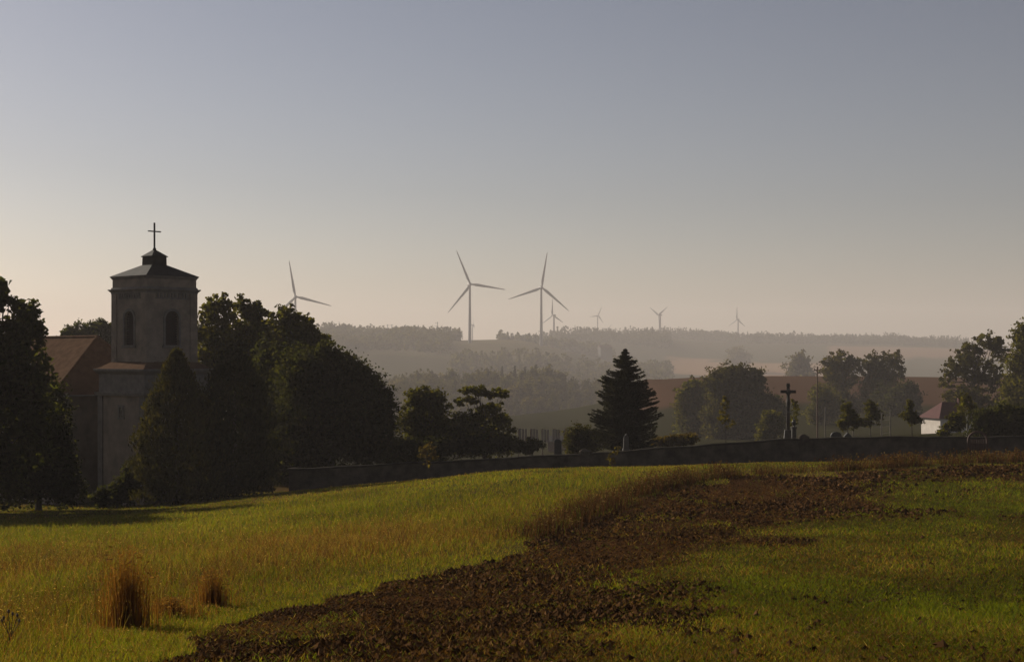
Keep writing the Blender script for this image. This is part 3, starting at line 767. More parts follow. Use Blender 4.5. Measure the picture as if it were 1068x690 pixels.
# ------------------------------------------------------------------ cemetery wall
wpts = [(304, 488.5, 127), (360, 485.5, 127.5), (420, 482.5, 128), (500, 478.5, 129), (580, 474, 130), (640, 470.5, 131), (700, 466, 132), (760, 461.5, 133), (820, 457.5, 134), (880, 455.5, 135), (940, 455, 136), (1000, 455, 137), (1070, 455, 138), (1180, 455, 140)]
cw = [P(*q) for q in wpts]
p0 = cw[0]
wall = thing('cemetery_wall', 'long dark plastered cemetery wall with stone coping along the meadow', 'wall', (p0.x, p0.y, gz(p0.x, p0.y)))
end = p0 + Vector((-1.2, 13, -0.8))
line = [end] + cw
def strip(bm, line, half, top, bot_fn, sag=0.0):
    n = len(line); L = []
    for i, p in enumerate(line):
        d = (line[min(i + 1, n - 1)] - line[max(i - 1, 0)]); d.z = 0; d.normalize()
        nn = Vector((-d.y, d.x, 0))
        zt = p.z + top; zb = bot_fn(p)
        L.append([bm.verts.new(q) for q in ((p + nn * half).xy.to_3d() + Vector((0, 0, zt)), (p - nn * half).xy.to_3d() + Vector((0, 0, zt)), (p - nn * half).xy.to_3d() + Vector((0, 0, zb)), (p + nn * half).xy.to_3d() + Vector((0, 0, zb)))])
    for a, c in zip(L, L[1:]):
        for k in range(4):
            bm.faces.new((a[k], a[(k + 1) % 4], c[(k + 1) % 4], c[k]))
    bm.faces.new(L[0]); bm.faces.new(L[-1][::-1])
dense = []
for a, c in zip(line, line[1:]):
    for k in range(6): dense.append(a.lerp(c, k / 6))
dense.append(line[-1])
for q in dense: q.z += 0.05 * math.sin(q.x * 0.9) * math.sin(q.x * 0.31 + 1)
bm = bmesh.new(); strip(bm, dense, 0.22, -0.14, lambda p: min(gz(p.x, p.y) - 0.6, p.z - 1.6)); bmesh.ops.translate(bm, vec=-wall.location, verts=bm.verts)
bm_obj('wall_body', bm, M['wall'], wall)
bm = bmesh.new(); strip(bm, dense, 0.34, 0.0, lambda p: p.z - 0.137); bmesh.ops.translate(bm, vec=-wall.location, verts=bm.verts)
bm_obj('coping', bm, M['coping'], wall)
for q in (cw[4].lerp(cw[5], .5), cw[8].lerp(cw[9], .3)):
    bm = bmesh.new(); s = 0.4
    v = q - wall.location; zb = gz(q.x, q.y) - 0.6 - wall.location.z
    box(bm, v.x - s, v.x + s, v.y - s, v.y + s, zb, v.z + 0.12); frustum(bm, s + 0.1, 0.12, v.z + 0.123, v.z + 0.35, cx=v.x, cy=v.y)
    bm_obj('pillar', bm, M['wall'], wall)

# wooden arched gate in the wall, far right
gp = P(1017, 466, 136.6); gzz = gz(gp.x, gp.y - 0.8)
gate = thing('wooden_gate', 'reddish wooden gate with arched top set against the wall at right', 'gate', (gp.x, gp.y - 0.75, gzz))
gh = P(1017, 449, 136).z - gzz
bm = bmesh.new()
for s in (-1, 1): box(bm, s * 0.82 - 0.08, s * 0.82 + 0.08, -0.08, 0.08, -0.3, gh - 0.85)
pr = None
for k in range(11):
    a = math.pi * k / 10
    ring = [bm.verts.new((r_ * math.cos(a), y_, gh - 0.85 + r_ * 0.95 * math.sin(a))) for r_, y_ in ((0.74, -0.08), (0.9, -0.08), (0.9, 0.08), (0.74, 0.08))]
    if pr:
        for q in range(4): bm.faces.new((pr[q], pr[(q + 1) % 4], ring[(q + 1) % 4], ring[q]))
    else: bm.faces.new(ring)
    pr = ring
bm.faces.new(pr[::-1])
bm_obj('gate_frame', bm, M['gate_wood'], gate)
bm = bmesh.new()
for k in range(7): box(bm, -0.7 + k * 0.2, -0.7 + k * 0.2 + 0.16, -0.03, 0.03, -0.15, gh - 0.75 - 0.0 * k)
for zz in (0.3, gh - 1.2): box(bm, -0.73, 0.73, -0.07, -0.033, zz, zz + 0.12)
bm_obj('gate_panel', bm, M['gate_wood'], gate)

# ------------------------------------------------------------------ crucifix and graves
cp = P(822, 455, 138.5); cz = gz(cp.x, cp.y)
cru = thing('crucifix', 'tall dark crucifix with carved figure on stepped stone base above the wall', 'crucifix', (cp.x, cp.y, cz), R(-4))
top = P(822, 399.5, 138.5).z - cz; arm = P(822, 408.2, 138.5).z - cz; ped = P(822, 448, 138.5).z - cz
bm = bmesh.new(); frustum(bm, 0.75, 0.75, -0.3, ped * 0.3); frustum(bm, 0.52, 0.48, ped * 0.3 + .003, ped * 0.62); frustum(bm, 0.4, 0.3, ped * 0.62 + .003, ped); 
bm_obj('pedestal', bm, M['granite'], cru, bevel=0.02)
bm = bmesh.new(); box(bm, -0.14, 0.14, -0.07, 0.07, ped - 0.02, top); box(bm, -0.67, -0.143, -0.065, 0.065, arm - 0.13, arm + 0.13); box(bm, 0.143, 0.67, -0.065, 0.065, arm - 0.13, arm + 0.13)
bm_obj('cross', bm, M['louvre'], cru, bevel=0.015)
bm = bmesh.new(); box(bm, -0.17, 0.17, -0.10, -0.073, top - 0.28, top - 0.14)
bm_obj('plaque', bm, M['iron'], cru)
def skin_figure(name, joints, edges, radii, matl, parent):
    me = bpy.data.meshes.new(name); me.from_pydata(joints, edges, [])
    o = link(name, me, matl, parent)
    sm = o.modifiers.new('skin', 'SKIN')
    for i, r_ in enumerate(radii): me.skin_vertices[0].data[i].radius = (r_, r_)
    me.skin_vertices[0].data[0].use_root = True
    o.modifiers.new('sub', 'SUBSURF').levels = 1
    return o
jn = [(0, -0.17, arm - 0.78), (0, -0.2, arm - 0.42), (0, -0.2, arm - 0.12), (0, -0.2, arm + 0.02), (0.03, -0.24, arm + 0.16), (0.04, -0.23, arm + 0.27),
      (-0.2, -0.17, arm - 0.08), (-0.4, -0.13, arm + 0.02), (-0.6, -0.11, arm + 0.06), (0.2, -0.17, arm - 0.08), (0.4, -0.13, arm + 0.02), (0.6, -0.11, arm + 0.06),
      (-0.09, -0.22, arm - 0.95), (-0.07, -0.32, arm - 1.28), (-0.03, -0.17, arm - 1.7), (-0.02, -0.26, arm - 1.84), (0.09, -0.22, arm - 0.95), (0.07, -0.32, arm - 1.28), (0.03, -0.17, arm - 1.7), (0.02, -0.26, arm - 1.84)]
ed = [(0, 1), (1, 2), (2, 3), (3, 4), (4, 5), (2, 6), (6, 7), (7, 8), (2, 9), (9, 10), (10, 11), (0, 12), (12, 13), (13, 14), (14, 15), (0, 16), (16, 17), (17, 18), (18, 19)]
rd = [.14, .12, .15, .06, .085, .08, .07, .05, .035, .07, .05, .035, .09, .07, .045, .035, .09, .07, .045, .035]
skin_figure('figure', jn, ed, rd, M['iron'], cru)
up_ = P(828, 455, 137.6); uz = gz(up_.x, up_.y); uh = P(828, 437, 137.6).z - uz
urn = thing('grave_urn', 'small dark urn on a pillar right beside the crucifix', 'urn', (up_.x, up_.y, uz))
bm = bmesh.new(); frustum(bm, 0.22, 0.18, -0.2, uh - 0.75); frustum(bm, 0.25, 0.25, uh - 0.747, uh - 0.65)
bm_obj('pillar', bm, M['granite'], urn, bevel=0.02)
bm = bmesh.new(); lathe(bm, [(0.1, uh - .647), (0.05, uh - .56), (0.17, uh - .38), (0.19, uh - .22), (0.1, uh - .1), (0.13, uh - .05), (0.02, uh)])
bm_obj('vase', bm, M['dark_granite'], urn)

def gravestone(label, px, d, top_py, width, kind, mt, group=None):
    p = P(px, 460, d); z = gz(p.x, d); h = P(px, top_py, d).z - z
    t = thing('gravestone', label, 'gravestone', (p.x, d, z), R(random.uniform(-12, 12)), group)
    bm = bmesh.new(); w2 = width / 2
    hb = max(h - 1.3, 0.3)
    box(bm, -w2 - 0.16, w2 + 0.16, -0.3, 0.3, -0.3, hb * 0.6); box(bm, -w2 - 0.05, w2 + 0.05, -0.2, 0.2, hb * 0.6 + 0.003, hb)
    bm_obj('plinth', bm, M['granite'], t, bevel=0.015)
    bm = bmesh.new(); pr = []
    pts = [(-w2, hb + .003), (w2, hb + .003)]
    if kind == 'round':
        pts += [(w2 * math.cos(math.pi * k / 10), h - w2 * 0.7 + w2 * 0.7 * math.sin(math.pi * k / 10)) for k in range(11)]
    else:
        pts += [(w2 * 0.85, h - 0.3), (0, h), (-w2 * 0.85, h - 0.3)]
    a = [bm.verts.new((x, -0.1, zz)) for x, zz in pts]; c = [bm.verts.new((x, 0.1, zz)) for x, zz in pts]
    bm.faces.new(a); bm.faces.new(c[::-1])
    for i in range(len(pts)): bm.faces.new((a[i], a[(i + 1) % len(pts)], c[(i + 1) % len(pts)], c[i]))
    bm_obj('slab', bm, M[mt], t, bevel=0.015)
    return t
gravestone('dark upright gravestone with rounded top showing above the wall', 582, 137, 457.5, 0.62, 'round', 'dark_granite')
gravestone('grey pointed gravestone standing right in front of the tall spruce', 653, 138.2, 452, 0.5, 'pointed', 'granite')
gravestone('low wide dark gravestone between crucifix and orchard trees', 872, 142, 450, 1.0, 'round', 'dark_granite')
gravestone('low dark gravestone just right of the wide one', 884, 142.5, 450.8, 0.8, 'pointed', 'dark_granite')

# ------------------------------------------------------------------ village bits behind the wall
hp = P(985, 448, 262); hz = gz(hp.x, 262)
house = thing('house', 'small white house with dark red hipped roof half hidden by trees', 'house', (hp.x + 2.4, 265, hz), R(14))
wz = P(985, 436, 262).z - hz; rz_ = P(985, 419.5, 262).z - hz
bm = bmesh.new(); box(bm, -4.3, 4.3, -3.2, 3.2, -0.8, wz)
bm_obj('wall', bm, M['white_wall'], house)
bm = bmesh.new(); frustum(bm, 4.75, 2.2, wz + .003, rz_, 3.65, 0.06)
hr = bm_obj('roof', bm, M['red_roof'], house)
bm = bmesh.new(); box(bm, 0.6, 1.1, -0.5, 0.0, rz_ - 0.9, rz_ + 0.7)
bm_obj('chimney', bm, M['red_roof'], hr)
for x in (-2.6, 0.6, 2.8):
    bm = bmesh.new(); box(bm, x - 0.45, x + 0.45, -3.26, -3.15, wz - 1.75, wz - 0.6)
    f_ = bm_obj('window', bm, M['white_wall'], house)
    bm = bmesh.new(); box(bm, x - 0.36, x + 0.36, -3.275, -3.262, wz - 1.66, wz - 0.69)
    bm_obj('pane', bm, M['glass'], f_)
bm = bmesh.new(); box(bm, -1.4, -0.5, -3.25, -3.16, -0.1, wz - 0.5)
bm_obj('door', bm, M['louvre'], house)

# wire fence with tall pale posts
fp = [P(852.5, 440, 215), P(860.6, 451, 190), P(890, 453, 190), P(919.4, 453, 188), P(928.5, 450, 200)]
ftop = [382, 424, 428, 431, 424]
f0 = fp[1]
fence = thing('post_fence', 'wire fence of tall thin pale posts in the orchard behind the wall', 'fence', (f0.x, f0.y, gz(f0.x, f0.y)))
for p, tp in zip(fp[1:], ftop[1:]):
    z = gz(p.x, p.y); h = -(tp - YH) / F * p.y - z
    bm = bmesh.new(); tube(bm, [(0, 0, -0.3), (0, 0, h * .6), (0.01, 0, h)], [0.09, 0.08, 0.07], 6)
    bm_obj('post', bm, M['post'], fence, (p.x - f0.x, p.y - f0.y, z - fence.location.z))
bm = bmesh.new()
for hh in (0.8, 1.6, 2.4):
    q = [Vector((p.x - f0.x, p.y - f0.y, gz(p.x, p.y) - fence.location.z + hh)) for p in fp[1:]]
    tube(bm, q, [0.02] * len(q), 4)
bm_obj('wire', bm, M['wire'], fence)
p = fp[0]; z = gz(p.x, p.y); h = -(382 - YH) / F * p.y - z
pole = thing('utility_pole', 'single tall thin utility pole left of the hazy tree pair', 'pole', (p.x, p.y, z))
bm = bmesh.new(); tube(bm, [(0, 0, -0.4), (0, 0, h)], [0.13, 0.09], 8); bm_obj('shaft', bm, M['wood'], pole)
bm = bmesh.new(); box(bm, -0.5, 0.5, -0.14, -0.09, h - 0.5, h - 0.4)
for x in (-0.4, 0.4): lathe(bm, [(0.05, h - .397), (0.06, h - .3), (0.03, h - .22)], 6, x, -0.115)
bm_obj('crossarm', bm, M['wood'], pole)

# pale board fence in the dip
a, c = P(541, 461, 262), P(590, 461, 268)
zb = [gz(a.x, a.y), gz(c.x, c.y)]
zt = [P(541, 447, 262).z, P(590, 448, 268).z]
bf = thing('board_fence', 'pale upright board fence in the dip left of the round bush', 'fence', (a.x, a.y, zb[0]))
bm = bmesh.new(); nb = 17
dv = c - a
for k in range(nb):
    q = a + dv * ((k + 0.5) / nb); zz0 = zb[0] + (zb[1] - zb[0]) * k / nb - 0.3 - zb[0]; zz1 = zt[0] + (zt[1] - zt[0]) * k / nb - zb[0] + random.uniform(-.08, .08)
    x = q.x - a.x; y = q.y - a.y
    if k % 4 != 3: box(bm, x - 0.17, x + 0.17, y - 0.02, y + 0.02, max(zz0, zz1 - 2.2), zz1)
bm_obj('boards', bm, M['pale_wood'], bf)
for k in range(0, 5):
    q = a + dv * (k / 4); bm = bmesh.new(); x = q.x - a.x; y = q.y - a.y
    zq = gz(q.x, q.y) - zb[0]
    box(bm, x - 0.09, x + 0.09, y + 0.03, y + 0.2, zq - 0.4, zt[0] - zb[0] - 0.1)
    bm_obj('post', bm, M['wood'], bf)
# little hazy barn roof beyond it
bp_ = P(600, 440, 420); bz = gz(bp_.x, 420)
barn = thing('barn', 'low hazy barn with long grey roof between the bush and the misty wood', 'barn', (bp_.x, 420, bz), R(-8))
hh = 2.0
bm = bmesh.new(); box(bm, -7, 7, -3, 3, -0.6, hh); bm_obj('wall', bm, M['wood'], barn)
bm = bmesh.new(); frustum(bm, 7.4, 7.4, hh + 0.003, hh + 1.5, 3.5, 0.08); bm_obj('roof', bm, M['metal_roof'], barn)
bm = bmesh.new(); box(bm, -2, 0.5, -3.06, -2.95, -0.3, hh - 0.3); bm_obj('door', bm, M['louvre'], barn)

# ------------------------------------------------------------------ misty wood in the valley: each tree its own copy
def wood_blobs(kind):
    if kind == 0: return [(0, 0, 13, 5.5, 5.5, 6), (-3, 1, 10, 4, 4, 5), (3.4, -1, 10.5, 4, 4, 5), (0, 0, 7, 6, 5, 5), (1, 0, 17, 3, 3, 3.4)]
    if kind == 1: return [(0, 0, 12, 4.2, 4.2, 8), (-2, 0, 8, 4, 4, 5), (2.2, 0.5, 7, 4, 4, 5), (0.4, 0, 18, 2.4, 2.4, 3.2)]
    return [(0, 0, 9, 6, 6, 5), (-4, 0, 7.5, 4, 4, 4.5), (4, 1, 8, 4.4, 4, 5), (0, -1, 12.5, 4.2, 4, 3.4), (0, 0, 4.5, 6.4, 5, 4)]
WM = []
for kd in range(3):
    bl = wood_blobs(kd)
    tb = bmesh.new(); bmm = trunk_bm(bl, 0.35)
    tm = bpy.data.meshes.new('trunk'); bmm.to_mesh(tm); bmm.free(); tb.free(); tm.materials.append(M['bark'])
    cm = crown_mesh(bl, 3600, 0.95, ((0.05, 0.05, 0.022), (0.04, 0.042, 0.02), (0.06, 0.055, 0.022))[kd], clump=0.2, per=14, fill=0.25)
    cm.materials.append(M['leaf']); WM.append((tm, cm))
def far_conifer_mesh(n=1500, h=21.0, rb=3.2):
    q = RNG.random(n) ** 0.6; a = RNG.random(n) * 6.2832
    rr_ = rb * q * (0.45 + 0.6 * RNG.random(n)) * (0.75 + 0.35 * np.sin(q * 50))
    cen = np.stack([np.cos(a) * rr_, np.sin(a) * rr_, h * (1 - q * 0.92) - rr_ * 0.25], 1)
    nr = unit(n) + np.array([0, 0, 1.0]); nr /= np.linalg.norm(nr, axis=1, keepdims=True)
    V, Fc = leaf_quads(cen, nr, 0.8 + 0.8 * RNG.random(n), 0.5)
    m_ = mesh_np('crown', V, Fc, leaf_tint(n, (0.026, 0.03, 0.018))); m_.materials.append(M['needle'])
    b_ = bmesh.new(); tube(b_, [(0, 0, -0.5), (0, 0, h * .95)], [0.3, 0.03], 6); t_ = bpy.data.meshes.new('trunk'); b_.to_mesh(t_); b_.free(); t_.materials.append(M['bark'])
    return t_, m_
WM.append(far_conifer_mesh())
HT = [20.4, 21.2, 16.0, 21.0]
sky_x = [392, 420, 436, 460, 477, 502, 528, 545, 575, 587, 599, 670]
sky_y = [393, 388, 387, 388, 385, 385.5, 382, 379, 381, 389, 394, 395]
def wood_tree(px, d, top_py, kind, label, group):
    x = (px - XC) / F * d; z = gz(x, d)
    h = -(top_py - YH) / F * d - z
    s = h / HT[kind]
    t = thing('wood_tree', label, 'tree', (x, d, z), random.uniform(0, 6.28), group)
    t.scale = (s * random.uniform(0.85, 1.1),) * 2 + (s,)
    link('trunk', WM[kind][0], None, t); link('crown', WM[kind][1], None, t)
    return t
wl = {0: 'hazy round-headed tree among the misty wood of the valley', 1: 'hazy tall narrow broadleaf tree in the misty valley wood', 2: 'hazy low spreading tree in the misty valley wood', 3: 'hazy dark pointed conifer in the misty valley wood'}
gw = {0: 'round-headed trees of the misty wood', 1: 'narrow trees of the misty wood', 2: 'spreading trees of the misty wood', 3: 'conifers of the misty wood'}
for row, (d, dn) in enumerate(((1330, 0), (1275, 5), (1220, 13), (1160, 21), (1105, 29), (1050, 37))):
    px = 386 + row * 4.0
    while px < 668:
        ty = np.interp(px, sky_x, sky_y) + dn + random.uniform(-2, 5) * (0.8 if row == 0 else 1.2)
        kind = random.choice((0, 0, 1, 1, 2)) if not (row == 0 and 520 < px < 590 and random.random() < 0.6) else 3
        wood_tree(px, d + random.uniform(-18, 18), ty, kind, wl[kind], gw[kind])
        px += random.uniform(10, 15)

# ------------------------------------------------------------------ far woods that read as one mass
def far_wood(name, label, spans, n, hmin, hmax, leaf, conif, base, nq=46):
    pts = []
    for px0, px1, d0, d1, cnt in spans:
        for _ in range(cnt):
            px = random.uniform(px0, px1); d = random.uniform(d0, d1); pts.append(((px - XC) / F * d * FK, d * FK))
    pts = np.array(pts); zz = ground(pts[:, 0], pts[:, 1]); N = len(pts)
    leaf *= FK
    h = FK * RNG.uniform(hmin, hmax, N) * (0.45 + 1.0 * vnoise(pts[:, 0] * 0.012, pts[:, 1] * 0.012, 6)); co = RNG.random(N) < conif
    idx = np.repeat(np.arange(N), nq); n = len(idx)
    q = RNG.random(n); a = RNG.random(n) * 6.2832
    hw = np.where(co[idx], 0.17 * h[idx] * (1.05 - q), 0.34 * h[idx] * np.sqrt(np.clip(1 - (2 * q - 0.95) ** 2, 0.03, 1)))
    rr_ = hw * np.sqrt(RNG.random(n))
    cen = np.stack([pts[idx, 0] + np.cos(a) * rr_, pts[idx, 1] + np.sin(a) * rr_, zz[idx] + h[idx] * (0.04 + 0.96 * q)], 1)
    V, Fc = leaf_quads(cen, unit(n), leaf * (0.6 + 0.8 * RNG.random(n)), 0.7)
    return tag(link(name, mesh_np(name, V, Fc, leaf_tint(n, base)), M['leaf']), label, None, None, 'stuff')
far_wood('hill_wood', 'hazy wood covering the near hill left of the turbines', [(250, 480, 1930, 2080, 480), (300, 470, 1700, 1930, 380), (338, 372, 2000, 2060, 40), (440, 475, 1990, 2050, 40)], 0, 8, 15, 3.0, 0.15, (0.042, 0.045, 0.022), 50)
far_wood('ridge_wood', 'dark far forest along the ridge on the horizon', [(556, 700, 2560, 2720, 420), (600, 760, 3000, 3250, 520), (690, 1010, 3100, 3280, 900), (760, 1010, 2850, 3100, 700), (960, 1150, 3050, 3200, 240)], 0, 11, 19, 3.0, 0.6, (0.028, 0.030, 0.018), 40)
far_wood('valley_wood', 'misty strip of wood in the valley below the two large turbines', [(520, 640, 2150, 2250, 200), (470, 700, 1450, 1620, 420), (640, 700, 1700, 1850, 90)], 0, 10, 18, 3.4, 0.3, (0.042, 0.045, 0.022), 50)

# lone trees out in the mist
def mist_tree(label, px, d, top_py, kind, wide):
    t = wood_tree(px, d, top_py, kind, label, None); t.name = 'mist_tree'
    t.scale = (t.scale[2] * wide, t.scale[2] * wide, t.scale[2]); return t
mist_tree('large faint round tree in the mist above the crucifix', 834, 1500, 366, 0, 1.0)
mist_tree('small faint round tree in the mist below the far right turbine', 770, 3000, 361, 2, 1.3)

# far farm building in the mist
fp_ = P(631, 371, 3000); fz = gz(fp_.x, 3000)
farm = thing('farm_building', 'faint blocky farm building in the mist above the spruce', 'building', (fp_.x, 3000, fz), R(20))
fh = max(6, P(631, 362, 3000).z - fz)
bm = bmesh.new(); box(bm, -12, 12, -7, 7, -3, fh); bm_obj('wall', bm, M['granite'], farm)
bm = bmesh.new(); frustum(bm, 12.6, 12.6, fh + 0.003, fh + 4, 7.6, 0.1); bm_obj('roof', bm, M['red_roof'], farm)

# ------------------------------------------------------------------ wind turbines
def turbine_meshes():
    ms = {}
    bm = bmesh.new(); lathe(bm, [(1.85, 0), (1.7, 0.25), (1.4, 0.6), (1.1, 1.0)], 20)
    m_ = bpy.data.meshes.new('tower'); bm.to_mesh(m_); bm.free(); m_.materials.append(M['turbine']); ms['tower'] = m_
    bm = bmesh.new()
    sec = [(-1.2, 1.2, 1.2), (-0.4, 1.75, 1.75), (2.5, 1.9, 1.9), (6.0, 1.8, 1.75), (8.2, 1.2, 1.1)]
    rings = []
    for y, a, c in sec:
        rings.append([bm.verts.new((a * math.copysign(abs(math.cos(t)) ** 0.6, math.cos(t)), y, c * math.copysign(abs(math.sin(t)) ** 0.6, math.sin(t)))) for t in [6.2832 * k / 16 for k in range(16)]])
    for r0, r1 in zip(rings, rings[1:]):
        for k in range(16): bm.faces.new((r0[k], r0[(k + 1) % 16], r1[(k + 1) % 16], r1[k]))
    bm.faces.new(rings[0]); bm.faces.new(rings[-1][::-1])
    box(bm, -0.4, 0.4, 6.2, 6.9, 1.74, 2.6)
    bmesh.ops.recalc_face_normals(bm, faces=bm.faces)
    m_ = bpy.data.meshes.new('nacelle'); bm.to_mesh(m_); bm.free(); m_.materials.append(M['turbine']); ms['nacelle'] = m_
    bm = bmesh.new()
    rings = [[bm.verts.new((r_ * math.cos(6.2832 * k / 16), y, r_ * math.sin(6.2832 * k / 16))) for k in range(16)] for y, r_ in ((-3.6, 0.2), (-3.3, 0.8), (-2.6, 1.35), (-1.2, 1.6))]
    for r0, r1 in zip(rings, rings[1:]):
        for k in range(16): bm.faces.new((r0[k], r0[(k + 1) % 16], r1[(k + 1) % 16], r1[k]))
    bm.faces.new(rings[0]); bm.faces.new(rings[-1][::-1])
    bmesh.ops.recalc_face_normals(bm, faces=bm.faces)
    m_ = bpy.data.meshes.new('hub'); bm.to_mesh(m_); bm.free(); m_.materials.append(M['turbine']); ms['hub'] = m_
    bm = bmesh.new(); rings = []
    for s, ch, th, tw in ((0.8, 2.0, 1.9, 0), (3, 2.1, 1.7, 30), (7, 3.3, 0.95, 22), (12, 2.9, 0.65, 14), (20, 2.2, 0.42, 8), (30, 1.5, 0.26, 4), (38, 0.95, 0.16, 1), (41, 0.25, 0.08, 0)):
        ring = []
        for k in range(12):
            t = 6.2832 * k / 12
            x = ch * 0.5 * math.cos(t) - ch * 0.12; y = th * 0.5 * math.sin(t) * (1 + 0.4 * math.cos(t))
            c_, s_ = math.cos(R(tw)), math.sin(R(tw))
            ring.append(bm.verts.new((x * c_ - y * s_, x * s_ + y * c_ - 2.2, s)))
        rings.append(ring)
    for r0, r1 in zip(rings, rings[1:]):
        for k in range(12): bm.faces.new((r0[k], r0[(k + 1) % 12], r1[(k + 1) % 12], r1[k]))
    bm.faces.new(rings[0]); bm.faces.new(rings[-1][::-1])
    bmesh.ops.recalc_face_normals(bm, faces=bm.faces)
    m_ = bpy.data.meshes.new('blade'); bm.to_mesh(m_); bm.free(); m_.materials.append(M['turbine']); ms['blade'] = m_
    for m_ in ms.values():
        for p in m_.polygons: p.use_smooth = True
    return ms
TM = turbine_meshes()
def turbine(label, px, hub_py, d, blade_len, angs, yaw):
    th = 1.7 if d > 2500 else 1.0; d *= FK; blade_len *= FK
    x = (px - XC) / F * d; z = gz(x, d); s = blade_len / 41.0
    hubz = -(hub_py - YH) / F * d - z
    t = thing('wind_turbine', label, 'wind turbine', (x, d, z), R(yaw), 'wind turbines on the horizon')
    tw = link('tower', TM['tower'], None, t); tw.scale = (s * th, s * th, hubz - 1.6 * s)
    na = link('nacelle', TM['nacelle'], None, t, (0, 0, hubz)); na.scale = (s, s, s)
    off = -2.6 * s                                          # rotor stands ahead of the tower
    na.location.y = -1.2 * s
    hb = link('hub', TM['hub'], None, t, (0, off + 1.2 * s, hubz)); hb.scale = (s, s, s)
    for a_ in angs:
        b_ = link('blade', TM['blade'], None, t, (0, off + 1.2 * s, hubz)); b_.scale = (s * th, s * th, s)
        b_.rotation_euler = (0, R(a_), 0)
    return t
turbine('large turbine half hidden behind the leafy trees beside the church', 308, 309.5, 1750, 41, (-10, 104, 226), 12)
turbine('largest full turbine standing on the open hill, left of the central two', 490, 296.5, 1880, 44, (-23, 98, 219), 14)
turbine('large turbine right of centre with one blade pointing nearly straight up', 564.5, 300, 1960, 45, (9, 130, 251), 10)
turbine('smaller turbine close behind the right of the two large ones', 577.7, 328.5, 2800, 29.5, (0, 118, 240), -45)
turbine('small far turbine over the ridge left of the spruce tip', 623.3, 329, 3500, 22, (25, 142, 262), 28)
turbine('small far turbine above the ridge with two blades raised in a V', 688.5, 328.5, 3080, 30, (-58, 58, 178), -52)
turbine('rightmost far turbine standing alone on the ridge', 769.8, 333, 3300, 27, (0, 125, 240), -48)
turbine('tiny faint turbine low on the ridge right of the spruce tip', 634, 343, 4100, 19, (-80, 40, 160), 20)
turbine('tiny faint turbine just right of the largest turbine tower', 492.8, 338.5, 3000, 17, (0, 120, 240), 80)

def pylon(name, label, px, top_py, d, poles, arms):
    d *= FK; x = (px - XC) / F * d; z = gz(x, d); h = -(top_py - YH) / F * d - z
    t = thing(name, label, 'pylon', (x, d, z))
    for o_ in poles:
        bm = bmesh.new(); tube(bm, [(o_, 0, -1), (o_, 0, h)], [1.0, 0.5], 6); bm_obj('mast', bm, M['steel'], t)
    for f_, a0, a1 in arms:
        bm = bmesh.new(); box(bm, a0, a1, -0.2, 0.2, h * f_ - 0.22, h * f_ + 0.22)
        for k in (a0 + .3, a1 - .3): box(bm, k - 0.12, k + 0.12, -0.1, 0.1, h * f_ - 1.2, h * f_ - 0.223)
        bm_obj('crossarm', bm, M['steel'], t)
pylon('power_pylon', 'twin-masted power pylon on the near hill left of the turbines', 406.5, 338, 1950, (-3.6, 3.6), ((0.94, -5.5, -0.5), (0.94, 0.6, 6), (0.7, -5, 5)))
pylon('power_pylon', 'single-masted power pylon on the hill left of the largest turbine', 456.3, 335.5, 1960, (0,), ((0.95, -4, 1.2), (0.78, -5, 1.5), (0.6, -4.4, 1.5)))

# ------------------------------------------------------------------ grass, soil and crop
def scatter(n, rmin, rmax, thmax=0.36, p=1.0):
    th = (RNG.random(n) * 2 - 1) * thmax
    u = RNG.random(n)
    if p == 1.0: r = rmin * (rmax / rmin) ** u
    else: r = (rmin ** (-p) + u * (rmax ** (-p) - rmin ** (-p))) ** (-1 / p) if p != 0 else rmin * (rmax / rmin) ** u
    x, y = np.sin(th) * r, np.cos(th) * r
    z = ground(x, y)
    return x, y, z, r

def blades(x, y, z, h, wdt, lean, tint, nseg=2, dirn=None, tipw=0.15):
    n = len(x)
    a = RNG.random(n) * 6.2832
    la = RNG.random(n) * 6.2832 if dirn is None else dirn
    V = np.zeros((n, (nseg + 1) * 2, 3))
    for k in range(nseg + 1):
        f = k / nseg
        wk = wdt * (1 - (1 - tipw) * f ** 1.3) * 0.5
        ox = np.cos(la) * lean * h * f ** 1.8; oy = np.sin(la) * lean * h * f ** 1.8
        zz = z + h * (f - 0.35 * lean * lean * f * f) - 0.02
        V[:, 2 * k, 0] = x + ox - np.cos(a) * wk; V[:, 2 * k, 1] = y + oy - np.sin(a) * wk; V[:, 2 * k, 2] = zz
        V[:, 2 * k + 1, 0] = x + ox + np.cos(a) * wk; V[:, 2 * k + 1, 1] = y + oy + np.sin(a) * wk; V[:, 2 * k + 1, 2] = zz
    m_ = (nseg + 1) * 2
    base = np.arange(n)[:, None] * m_
    Fc = np.concatenate([base + np.array([2 * k, 2 * k + 1, 2 * k + 3, 2 * k + 2])[None] for k in range(nseg)], 0)
    tips = V[:, -2:].mean(1)
    return V.reshape(-1, 3), Fc, np.repeat(tint, m_, axis=0), tips

def join(parts):
    Vs, Fs, Cs = [], [], []; o = 0
    for V, Fc, c in parts:
        Vs.append(V); Fs.append(Fc + o); Cs.append(c); o += len(V)
    return np.concatenate(Vs), np.concatenate(Fs), np.concatenate(Cs)

def pick(tints, wts, n):
    T = np.array(tints); k = RNG.choice(len(T), n, p=np.array(wts) / sum(wts))
    return T[k] * (0.7 + 0.6 * RNG.random(n))[:, None]

GR = (0.145, 0.134, 0.02); GR2 = (0.095, 0.12, 0.017); STRAW = (0.19, 0.13, 0.05); RUST = (0.125, 0.062, 0.026); BROWN = (0.085, 0.042, 0.020)
